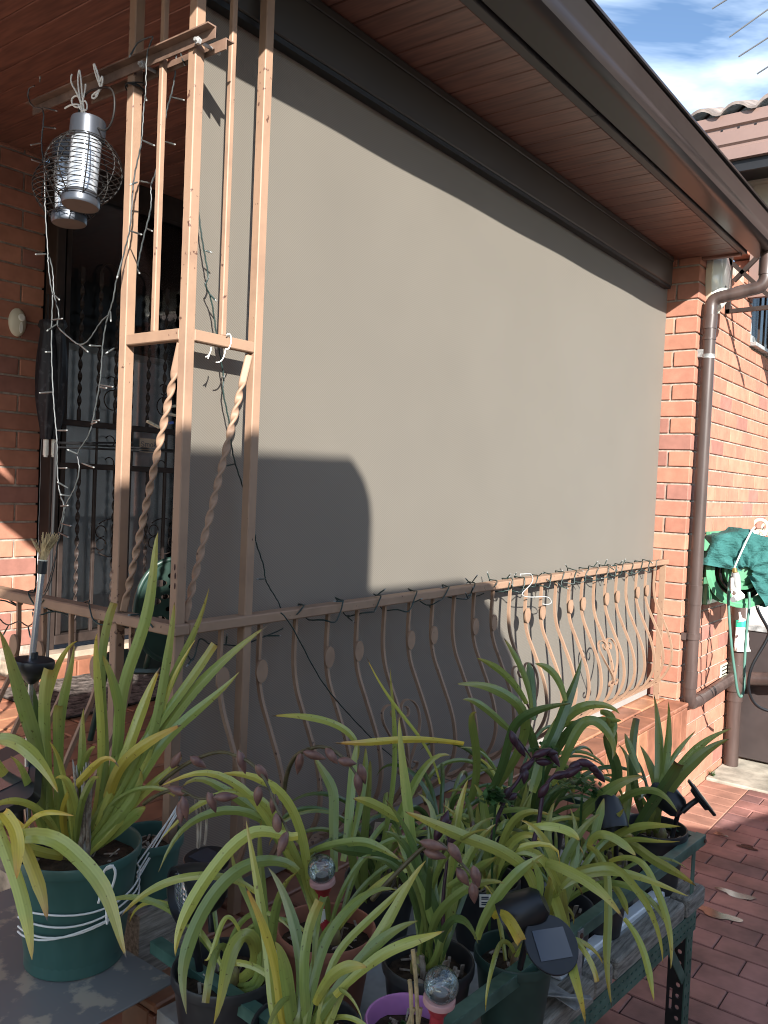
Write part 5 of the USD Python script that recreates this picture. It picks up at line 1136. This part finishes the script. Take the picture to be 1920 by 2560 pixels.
for pts, d1, w, c in [([(1325,2167),(1366,2157),(1421,2177),(1485,2215),(1558,2297)],1.45,34,'y'),([(1381,2253),(1426,2187),(1497,2165),(1535,2167),(1586,2215),(1624,2273),(1649,2342),(1657,2407)],1.56,24,'y'),([(1383,2228),(1447,2190),(1522,2177),(1586,2187),(1662,2215),(1722,2241)],1.6,26,'y'),
    ([(1386,2243),(1406,2304),(1421,2380),(1441,2456),(1464,2565)],1.33,36,'y'),([(1560,2296),(1598,2354),(1619,2418),(1635,2503)],1.5,22,'y'),([(1320,2068),(1383,2066),(1429,2081),(1449,2103)],1.6,26,'y'),([(1400,2240),(1405,2170),(1455,2075),(1500,2035)],1.76,30,'g'),([(1390,2240),(1370,2100),(1390,2000)],1.74,30,'g'),([(1415,2240),(1440,2130),(1425,2020)],1.78,26,'g'),([(1366,2270),(1375,2215),(1372,2190)],1.52,28,'y'),([(1405,2240),(1380,2140),(1340,2075),(1300,2050)],1.6,28,'y'),([(1400,2235),(1330,2130),(1290,2125),(1345,2110),(1400,2160)],1.55,26,'y')]:
    pl_leaf(t, pts, 1.70 if c != 'y' else 1.62, d1, w, c, r0 if pts[0][1] > 2215 and pts[0][0] < 1430 else None)
spike(t, [(1335,2200),(1338,2090),(1348,2049),(1360,1977),(1384,1941),(1404,1936),(1445,1910),(1500,1939)], 1.68, 1.80, [(1402,1937,-20),(1440,1912,-25),(1465,1908,15),(1485,1922,40),(1497,1937,50),(1430,1930,-30),(1360,1975,-60)], 'bud_purple', 'bud_purple', r=.0045, bl=.042)
t, r0 = orchid('orchid in the dark green pot at the front edge of the bench', (1.470,.748), .080, .150, 'pot_dkgreen', Zb, 4, 'gy', (.2,.32), 4)
for pts, d1, w, c in [([(1345,2262),(1337,2227),(1313,2174),(1241,2123),(1169,2095),(1072,2054),(1012,2029)],1.50,38,'y'),([(1193,2350),(1217,2287),(1265,2215),(1313,2167),(1357,2137)],1.50,34,'g'),([(1229,2292),(1260,2290),(1284,2319),(1302,2352)],1.36,36,'Y'),([(1310,2280),(1350,2230),(1345,2180),(1330,2150)],1.5,22,'g')]:
    pl_leaf(t, pts, 1.52, d1, w, c, None, roll=rnd.uniform(-.2,.2), trunc=(c=='Y'))
t, r0 = orchid('upright orchid in the black pot with stones near the middle of the bench', (1.318,.850), .088, .160, 'pot_black', Zb, 6, 'gd', (.28,.4), 8, el=(1.15,1.5), bend=(.2,.9))
for i in range(6): obj('stone', ball(r0+[-.05+rnd.uniform(-.015,.02), -.02+rnd.uniform(-.03,.02), .004], rnd.uniform(.009,.015), (1,.9,.7), 1), 'door_sill', t, smooth=True)
for pts, d1, w, c in [([(1090,2330),(1038,2170),(1022,2048),(1005,1900),(998,1793)],1.62,34,'g'),([(1080,2328),(1096,2287),(1132,2246),(1181,2215),(1229,2203),(1262,2209)],1.45,28,'g'),([(1110,2350),(1120,2200),(1137,2078),(1154,1998),(1170,1948)],1.6,30,'y'),([(1118,2220),(1193,2174),(1241,2143)],1.50,28,'g'),([(1105,2340),(1080,2180),(1085,2050),(1040,1980)],1.66,26,'g'),([(1100,2340),(1125,2180),(1155,2090),(1104,2008)],1.6,30,'g'),([(1100,2330),(1060,2200),(1000,2100),(960,2080)],1.58,28,'d'),([(1115,2340),(1150,2200),(1200,2100),(1240,2060)],1.56,30,'g'),([(1120,2340),(1160,2230),(1230,2080)],1.66,24,'d'),([(1095,2330),(1068,2230),(1072,2130),(1070,2060)],1.6,32,'d'),([(1110,2330),(1140,2240),(1172,2200),(1170,2120),(1190,2060)],1.66,26,'g')]:
    pl_leaf(t, pts, 1.55, d1, w, c, r0 if pts[0][1] > 2300 else None)
spike(t, [(1110,2330),(1112,2200),(1120,2120),(1112,2060)], 1.54, 1.58, [(1113,2050,-70),(1105,2062,160),(1117,2066,60),(1095,2085,110),(1138,2098,80),(1130,2110,85)], 'bud_purple', 'bud_purple')
spike(t, [(930,2250),(980,2195),(1039,2136),(1070,2112),(1098,2107),(1120,2125),(1144,2149),(1165,2170),(1178,2187),(1186,2237)], 1.50, 1.44, [(1083,2113,15),(1087,2136,10),(1138,2132,55),(1157,2192,55),(1190,2192,75),(1184,2232,85)], 'bud_brown', r=.0036, bl=.042)
t, r0 = orchid('short orchid with many dry sheaths in the front black pot', (1.035,.902), .0925, .150, 'pot_black', Zb, 3, 'gy', (.2,.3), 14, el=(1.0,1.4))
for pts, d1, w, c in [([(748,2558),(756,2448),(727,2280),(670,2168)],1.42,36,'g'),([(765,2533),(760,2406),(798,2252)],1.36,32,'g'),([(769,2533),(811,2364),(874,2267),(938,2225),(994,2226)],1.45,28,'g'),([(819,2558),(853,2470),(929,2364),(1005,2237),(1065,2151)],1.40,36,'y'),([(803,2533),(895,2406),(980,2330),(1045,2302)],1.36,36,'g'),([(836,2490),(959,2385),(1022,2356),(1112,2327)],1.34,34,'y'),([(786,2512),(853,2423),(918,2418)],1.26,36,'y'),([(731,2553),(714,2427),(687,2354)],1.30,42,'g'),([(800,2540),(836,2400),(900,2320),(985,2240),(1060,2160)],1.42,24,'y'),([(690,2560),(671,2406),(641,2195),(615,2050)],1.42,28,'y'),([(705,2540),(692,2440),(655,2310),(612,2214)],1.36,30,'Y')]:
    pl_leaf(t, pts, 1.33, d1, w, c, r0 if pts[0][1] > 2525 else None, roll=rnd.uniform(-.25,.25), trunc=(pts[0]==(765,2533)))
t, r0 = orchid('arching orchid in the terracotta pot holding a red crackle globe light', (1.268,1.062), .100, .165, 'pot_terra', Zb, 4, 'ggy', (.3,.42), 5)
for pts, d1, w, c in [([(771,2215),(761,2125),(737,2041),(689,1973),(610,1937),(540,1940)],1.62,30,'y'),([(770,2200),(742,2165),(713,2117),(665,2041),(617,1981),(537,1935),(472,1937),(395,1968)],1.55,26,'y'),([(760,2210),(737,2161),(665,2053),(612,2007),(545,1964),(496,1947),(446,1975)],1.66,30,'g'),([(765,2210),(749,2161),(689,2041),(641,1993),(588,1981),(532,1993),(472,2029),(398,2103)],1.55,24,'y'),
    ([(765,2220),(742,2142),(689,2077),(641,2041),(569,2026),(496,2046),(448,2084),(396,2180)],1.52,28,'g'),([(857,2153),(872,2045),(881,1936),(895,1848)],1.86,28,'g'),([(881,2099),(908,1954),(914,1868)],1.9,24,'g'),([(836,2180),(834,2104),(834,2018),(830,1972),(801,1918),(788,1893)],1.84,32,'g'),([(765,2140),(808,2119),(863,2108),(908,2106),(953,2122),(1002,2151)],1.60,28,'g'),([(997,2168),(953,2142),(881,2128),(829,2121)],1.66,34,'d'),([(1000,2050),(982,2039),(935,2012),(882,1997)],1.7,30,'y')]:
    pl_leaf(t, pts, 1.70 if c!='g' else 1.72, d1, w, c, r0 if pts[0][1] > 2175 and pts[0][0] < 800 else None, roll=rnd.uniform(-.3,.3))
t, r0 = orchid('bent leaved orchid in the black pot at the left end of the bench', (1.052,1.116), .0985, .160, 'pot_black', Zb, 4, 'gy', (.25,.36), 5)
for pts, d1, w, c in [([(745,2090),(700,2086),(633,2081),(548,2153),(477,2259),(447,2330),(438,2391)],1.40,40,'y'),([(745,2180),(700,2153),(633,2157),(570,2195),(506,2280),(464,2385),(456,2448),(466,2535)],1.32,42,'g'),([(640,2390),(620,2339),(591,2356),(565,2427),(534,2562)],1.28,46,'y'),([(640,2230),(549,2191),(422,2204),(300,2294)],1.45,24,'y'),([(655,2440),(658,2237),(654,2048)],1.5,24,'g'),([(650,2420),(640,2290),(600,2200),(580,2120)],1.5,26,'g'),([(665,2420),(690,2280),(745,2180)],1.45,30,'g'),([(600,2330),(560,2300),(530,2380),(510,2400)],1.45,16,'y')]:
    pl_leaf(t, pts, 1.48, d1, w, c, r0 if pts[0][1] > 2385 else None, roll=rnd.uniform(-.25,.25))
for (c, r, h, mtt, lab, nw, cl_, L_) in [((1.545,1.135),.085,.150,'pot_black','dark pot orchid with upright leaves behind the terracotta pot',7,'gdd',(.28,.40)),((1.700,.950),.082,.150,'pot_black','orchid in a black pot with a white price tag in the middle row',9,'gyd',(.26,.38)),((1.93,.985),.080,.14,'pot_black','bushy orchid in the black pot in the middle row behind the grey pot',9,'gyd',(.26,.38)),((1.78,1.130),.080,.15,'pot_black','tall orchid in the back row against the balustrade',8,'gdd',(.28,.42)),((2.10,1.02),.080,.15,'pot_black','broad arching orchid at the back right of the bench',8,'gdd',(.28,.42)),((2.18,1.135),.07,.13,'pot_black','dark leaved orchid in the back corner beside the tiled ledge',8,'gd',(.3,.45))]:
    t, r0 = orchid(lab, c, r, h, mtt, Zb, nw, cl_, L_, 5)
    if lab.startswith('orchid in a black pot with a white'):
        p = P(1213,2252,d=1.72); obj('price_tag', tf(bbox(-.012,.012,-.0006,.0006,-.013,.013,.0003), np.stack([CAM[0], CAM[2], CAM[1]],1), p), 'white_plastic', t)
        obj('print', cat(*[tf(box(-.008,.007,-.0012,-.0007,z-.0012,z+.0010), np.stack([CAM[0], CAM[2], CAM[1]],1), p) for z in (-.007,-.003,.004,.0075)]), 'ink', t)
        for pts, d1, w, c2 in [([(1230,2200),(1215,2050),(1205,1990),(1185,1960)],1.85,28,'g'),([(1235,2190),(1280,2060),(1330,2030),(1380,2040)],1.75,26,'y'),([(1225,2190),(1200,2080),(1195,2010)],1.8,26,'g'),([(1240,2180),(1300,2090),(1380,2130)],1.7,26,'y')]: pl_leaf(t, pts, 1.82, d1, w, c2, r0)
        spike(t, [(1236,2130),(1236,2066),(1253,2022),(1270,1986),(1296,1950),(1315,1917),(1348,1883),(1380,1878),(1394,1890)], 1.80, 1.90, [(1275,1995,150),(1262,1990,120),(1318,1915,-40),(1312,1940,100),(1355,1882,-20),(1375,1880,5),(1385,1893,60),(1360,1905,10),(1300,1870,60),(1285,1850,70)], 'bud_purple', 'bud_purple', r=.0042, bl=.042)
    if 'tall orchid in the back row' in lab:
        for pts, d1, w, c2 in [([(1316,1760),(1262,1688),(1192,1645)],2.0,22,'g'),([(1312,1790),(1270,1739),(1211,1714),(1134,1711)],1.9,32,'g'),([(1290,1830),(1270,1819),(1211,1768),(1157,1749)],1.9,22,'g'),([(1329,1774),(1316,1705),(1291,1646),(1259,1594)],2.05,18,'g'),([(1335,1800),(1325,1680),(1320,1655)],2.1,24,'d'),([(1380,1848),(1405,1785),(1430,1722),(1454,1645)],2.05,34,'d'),([(1413,1753),(1380,1680),(1337,1659)],2.05,22,'g'),([(1270,1868),(1295,1806),(1358,1772),(1427,1759)],1.9,30,'d'),([(1192,1890),(1180,1790),(1192,1780)],1.9,26,'g')]: pl_leaf(t, pts, 2.02, d1, w, c2, r0 if w > 25 else None)
        spike(t, [(714,1952),(739,1891),(770,1874),(798,1867),(836,1878),(874,1912),(895,1945)], 1.86, 1.74, [(748,1908,100),(786,1888,20),(829,1890,50),(868,1905,15),(906,1935,75),(896,1960,85)], 'bud_brown', r=.0045, bl=.034) if False else None
    if 'broad arching' in lab:
        for pts, d1, w, c2 in [([(1360,1900),(1380,1848),(1422,1789),(1477,1762),(1527,1768),(1549,1785)],2.05,32,'g'),([(1500,1780),(1525,1790),(1532,1850)],2.0,26,'g'),([(1400,1815),(1506,1802),(1554,1802)],2.0,22,'g'),([(1541,1941),(1526,1881),(1510,1835)],2.05,36,'d'),([(1534,1868),(1531,1832),(1517,1794)],2.0,28,'g'),([(1599,1932),(1580,1881),(1562,1833)],2.15,22,'g'),([(1350,1960),(1400,1860),(1460,1800),(1520,1810)],2.0,30,'d'),([(1370,1960),(1340,1880),(1320,1800)],2.05,28,'d')]: pl_leaf(t, pts, 2.10, d1, w, c2, r0 if w > 29 else None)
        for pts, d1, w, c2 in [([(1330,1980),(1355,1900),(1400,1780)],2.05,38,'g'),([(1380,1960),(1430,1850),(1475,1800),(1520,1830),(1530,1900)],1.95,30,'g')]: pl_leaf(t, pts, 2.0, d1, w, c2, None)
    if 'dark pot orchid' in lab:
        for pts, d1, w, c2 in [([(905,2230),(872,2045),(893,1940)],1.85,26,'g'),([(915,2220),(920,2000),(925,1900)],1.85,26,'g'),([(1160,1860),(1010,1850),(940,1855),(830,1857)],1.7,22,'Y'),([(890,1900),(880,1840),(810,1800),(678,1790)],1.8,22,'y'),([(930,2230),(1000,2040),(1080,1900),(1130,1890)],1.8,26,'g'),([(935,2220),(980,1980),(985,1800),(975,1670)],1.8,16,'g'),([(1100,1960),(1060,1860),(1000,1780),(915,1640)],1.75,10,'y')]: pl_leaf(t, pts, 1.86, d1, w, c2, r0 if pts[0][1] > 2200 else None)
        spike(t, [(712,2010),(714,1952),(739,1891),(770,1874),(798,1867),(836,1878),(874,1912),(895,1945)], 1.80, 1.70, [(748,1908,100),(786,1888,20),(829,1890,50),(868,1905,15),(906,1935,75),(896,1960,85)], 'bud_brown', r=.0045, bl=.044)
# lilac pot with dry canes
t = thing('potted_canes', 'lilac pot of dark bark with dry tan canes and a seedling', 'potted plant', (1.17,.786,Zb)); r0 = pot(t, (1.172,.790), .076, .140, 'pot_lilac', Zb)
for pts in [[(1045,2560),(1040,2450),(1032,2375)],[(1030,2560),(1027,2480),(1024,2450)],[(1045,2560),(1052,2520)],[(1010,2590),(1035,2520)]]: obj('cane', tube([P(u,v,d=1.37) for u,v in pts], .0035, 7), 'straw', t)
def tuft(par, c, n, r, mt='herb', name='seedling', s=.012):
    V, F = [], []
    for i in range(n):
        a, e = rnd.uniform(0,6.28), rnd.uniform(.1,1.4); o = np.asarray(c)+np.array([math.cos(a)*math.cos(e), math.sin(a)*math.cos(e), math.sin(e)])*r*rnd.uniform(.4,1)
        d = nrm([rnd.uniform(-1,1), rnd.uniform(-1,1), rnd.uniform(-.3,.6)]); q = nrm(np.cross(d, [0.2,.1,1])); l = s*rnd.uniform(.6,1.3); k = len(V)
        V += [o-d*l, o+q*l*.6, o+d*l, o-q*l*.6]; F.append((k,k+1,k+2,k+3))
    return obj(name, (np.array(V), np.array(F)), mt, par, kind='stuff')
tuft(t, r0+[-.02,.0,.01], 26, .022)
hb = thing('herb_plant', 'bright green parsley like herb among the orchids', 'herb', P(1240,2030,d=1.85))
tuft(hb, P(1238,2010,d=1.80), 90, .035, name='foliage'); tuft(hb, P(1360,1900,d=1.98), 80, .040, name='foliage'); tuft(hb, P(1455,1985,d=2.0), 90, .05, 'leaf_dark' if False else 'herb', name='foliage')
for (u,v,d) in ((1238,2010,1.80),(1360,1900,1.98),(1455,1985,2.0)): p = P(u,v,d=d); obj('stem', tube([p, (p[0],p[1],Zb)], .003, 6), 'herb', hb)
# small dark green pot behind the green pot
t = thing('empty_pot', 'dark green empty pot tucked behind the large green pot', 'plant pot', (1.03,1.50,0)); 
t2 = P(372,2085,d=1.83); pot(t, (t2[0], t2[1]), .075, .13, 'pot_green', t2[2]-.13)
obj('stand', box(t2[0]-.07, t2[0]+.07, t2[1]-.07, t2[1]+.07, .0, t2[2]-.131), 'timber_grey', t)

# ------------------------------------------------------------------ solar lights among the pots
def disc_light(t, c, n_, r, cell=True, stalk=None, thick=.010):
    F_ = frame(n_); L = lambda m: tf(m, F_, c)
    obj('housing', L(lathe([(.001,-thick*1.6),(r*.55,-thick*1.6),(r*.62,-thick*.9),(r*.95,-thick*.8),(r,-thick*.4),(r,-.001),(r*.97,.0),(.001,.0)], 40)), 'black_plastic', t, smooth=35)
    if cell: obj('solar_cell', L(box(-r*.62, r*.62, -r*.50, r*.50, .0005, .0016)), 'solar_cell', t)
    if stalk is not None: obj('stalk', tube(spline([c - nrm(n_)*thick, *[np.asarray(s) for s in stalk]], 14), .007, 10), 'black_plastic', t, smooth=True)
def spot(t, c, ax, r, L_, lens=True):
    F_ = frame(ax); L = lambda m: tf(m, F_, c)
    obj('lamp_body', L(lathe([(.001,-L_),(r*.55,-L_),(r*.80,-L_*.85),(r,-L_*.35),(r,.0),(r*.9,.0),(r*.86,-.012)], 32)), 'black_plastic', t, smooth=40)
    if lens: obj('lens', L(lathe([(r*.87,-.012),(r*.5,-.007),(.001,-.006)], 28)), 'lens', t, smooth=True)
t = thing('solar_spotlight', 'black solar spotlight with round panel on an arm in the far corner pot', 'solar light', P(1690,2020,d=2.2))
spot(t, P(1640,1968,d=2.20), P(1640,1968,d=2.20)-P(1706,2030,d=2.14), .036, .085)
dc = P(1757,1992,d=2.14); disc_light(t, dc, nrm(CAM[0]*.78+CAM[1]*.60-CAM[2]*.12), .052, True, None, .010); obj('arm', tube([P(1705,2030,d=2.14), P(1725,2012,d=2.14), P(1742,2000,d=2.14)], .007, 10), 'black_plastic', t, smooth=True)
obj('spike', cyl(P(1695,2035,d=2.15), P(1680,2090,d=2.18), .006), 'black_plastic', t)
t = thing('solar_spotlight', 'black solar spotlight with faceted lens pointing down beside the guard rail', 'solar light', P(1530,2060,d=2.0))
spot(t, P(1534,2073,d=1.96), nrm(-CAM[2]*.52-CAM[1]*.85+CAM[0]*.1), .036, .075)
obj('spike', cyl(P(1540,2050,d=2.0), P(1540,2150,d=2.03), .006), 'black_plastic', t)
t = thing('solar_spotlight', 'black solar spotlight with silver lens facing left at the left end of the bench', 'solar light', P(440,2250,d=1.6))
spot(t, P(443,2240,d=1.50), nrm(-CAM[0]*.80-CAM[2]*.6), .050, .085)
obj('spike', cyl(P(480,2290,d=1.52), P(500,2430,d=1.55), .007), 'black_plastic', t)
t = thing('solar_panel_light', 'round black solar panel light with pale reflecting cell at the front of the bench', 'solar light', P(1378,2365,d=1.50))
_q = P(1380,2360,d=1.47); _d = nrm(_q-[0,0,EYE]); disc_light(t, _q, nrm(nrm([.15,-.62,.77])-_d), .050, True, None, .012)
spot(t, P(1262,2300,d=1.52), nrm(-CAM[0]*.86-CAM[1]*.48+CAM[2]*.12), .038, .080, False); obj('arm', tube([P(1330,2320,d=1.53), P(1365,2345,d=1.49)], .009, 10), 'black_plastic', t, smooth=True)
obj('spike', cyl(P(1320,2330,d=1.54), P(1300,2420,d=1.58), .006), 'black_plastic', t)
t = thing('solar_panel_light', 'round black solar light in the back row behind the red globe light', 'solar light', P(965,2085,d=1.95))
disc_light(t, P(960,2072,d=1.92), nrm(-CAM[2]*.35+CAM[1]*.9), .037, True, [P(968,2110,d=1.95), P(972,2190,d=1.98)], .016)
t = thing('solar_panel_light', 'round black solar light behind the bent leaves at the left end of the bench', 'solar light', P(515,2140,d=1.7))
disc_light(t, P(517,2142,d=1.62), nrm(-CAM[2]*.10+CAM[1]*1), .044, True, [P(520,2170,d=1.64), P(530,2330,d=1.62)], .018)
for (u0,v0,u1,v1) in [(488,1990,494,2120),(500,2000,497,2118),(515,1995,512,2112),(520,1990,514,2040),(497,1996,521,2045)]: obj('dry_tie', sweep(spline([P(u0,v0,d=1.62), P((u0+u1)/2+3,(v0+v1)/2,d=1.615), P(u1,v1,d=1.62)],8), rect(.006,.002)), 'dry_leaf', t)
t = thing('solar_panel_light', 'large dark solar panel light at the left edge beside the green pot', 'solar light', P(30,1930,d=1.5))
pc_ = P(28,1935,d=1.60); Fp = np.stack([nrm(CAM[0]*.9+CAM[1]*.42), np.zeros(3), nrm(-CAM[2]*.62+CAM[1]*.72-CAM[0]*.35)],1); Fp[:,2] = nrm(Fp[:,2]-Fp[:,0]*(Fp[:,0]@Fp[:,2])); Fp[:,1] = np.cross(Fp[:,2], Fp[:,0])
hp_ = sg.box(-.040,-.065,.040,.065).buffer(.012, 6)
obj('housing', tf(extr(hp_, .022, -.022), Fp, pc_), 'black_plastic', t); obj('solar_cell', tf(box(-.038,.038,-.030,.040,.0005,.002), Fp, pc_), 'solar_cell', t)
obj('stalk', tube([pc_-Fp[:,2]*.02, pc_-Fp[:,2]*.03+[0,0,-.12], pc_+[.03,0,-.24]], .010, 10), 'black_plastic', t, smooth=True)
# straw topped stake light
t = thing('stake_light', 'tan straw brush on a steel stake with a black bowl in the green pot', 'garden stake', P(85,1650,d=1.62))
dS = 1.60; sa, sb2, sc2 = P(104,1432,d=dS), P(80,1645,d=dS), P(68,1900,d=dS)
obj('tube', tube([sa, sb2, P(78,1700,d=dS)], .0062, 12), 'steel_tube', t, smooth=True); obj('spike', tube([P(78,1690,d=dS), sc2, P(72,2060,d=dS+.03)], .005, 10), 'steel_tube', t, smooth=True)
ax2 = nrm(sa-sb2)
obj('collar', cat(cyl(P(104,1434,d=dS), P(107,1402,d=dS), .0088, 16)), 'black_plastic', t, smooth=40); obj('band', cyl(P(107,1402,d=dS), P(107.3,1399,d=dS), .0086, 16), 'cream_plastic', t, smooth=40)
Fb = frame(ax2); bc = P(84,1652,d=dS)
obj('bowl', tf(lathe([(.007,.016),(.007,.004),(.034,.004),(.0375,.002),(.0385,-.002),(.0385,-.010),(.034,-.019),(.022,-.027),(.016,-.034),(.010,-.040),(.006,-.044)], 36), Fb, bc), 'black_plastic', t, smooth=35)
sta = P(107,1400,d=dS); strands = []
for i in range(150):
    a, q = rnd.uniform(0,6.28), abs(rnd.gauss(0,.5)); e = nrm(ax2 + CAM[0]*(.16+.32*q*math.cos(a)) + CAM[2]*.32*q*math.sin(a)); L_ = rnd.uniform(.030,.055)
    o = sta + (CAM[0]*math.cos(a)+CAM[2]*math.sin(a))*.005*rnd.random()
    strands.append(tube([o, o+e*L_*.5, o+e*L_+CAM[0]*rnd.uniform(-.008,.008)], [.0012,.0010,.0004], 4))
for i in range(10): e = nrm(ax2*1.0 - CAM[0]*.55 + CAM[2]*rnd.uniform(-.3,.3)); strands.append(tube([sta, sta+e*.03, sta+e*rnd.uniform(.035,.05)], [.001,.0008,.0003], 4))
obj('straw_brush', cat(*strands), 'straw', t, kind='stuff')
# crackle globes
def globe(lab, u, v, d, r, base_uv):
    c = P(u, v, d=d); bq = P(*base_uv, d=d+.02); ax = nrm(c-bq); t = thing('globe_light', lab, 'solar light', c)
    F_ = frame(ax); L = lambda m: tf(m, F_, c)
    obj('globe', ball(c, r, sub=4), 'crackle', t, smooth=True)
    obj('lamp', L(lathe([(.001,-r*.75),(r*.5,-r*.75),(r*.45,-r*.45),(.001,-r*.4)], 16)), 'nozzle_grey', t, smooth=40)
    obj('collar', L(lathe([(r*.70,-r*.72),(r*.88,-r*.74),(r*.93,-r*.82),(r*.93,-r*1.08),(r*.80,-r*1.18)], 32)), 'pink_plastic', t, smooth=35)
    obj('neck', L(lathe([(r*.80,-r*1.18),(r*.62,-r*1.5),(r*.50,-r*1.75),(r*.42,-r*1.85)], 28)), 'red_plastic', t, smooth=35)
    H = np.linalg.norm(c-bq); n = 60; zz = np.linspace(-r*1.8, -H, n); m = 18; V = []
    for z in zz:
        for k in range(m): a = 2*math.pi*k/m; V.append((r*.40*math.cos(a), r*.40*math.sin(a), z))
    V = np.array(V) ; Fr, Fw = [], []
    for i in range(n-1):
        for k in range(m):
            ph = (2*math.pi*k/m + (-zz[i])*95) % 6.283
            (Fw if ph < 2.2 and i > 14 else Fr).append((i*m+k, i*m+(k+1)%m, (i+1)*m+(k+1)%m, (i+1)*m+k))
    obj('stake', L((V, np.array(Fr))), 'red_plastic', t, smooth=True); obj('stripe', L((V, np.array(Fw))), 'white_plastic', t, smooth=True)
globe('crackle glass globe light on a red striped stake in the terracotta pot', 804, 2172, 1.66, .0275, (818,2362))
globe('crackle glass globe light on a red stake in the lilac pot', 1103, 2462, 1.36, .0285, (1080,2640))
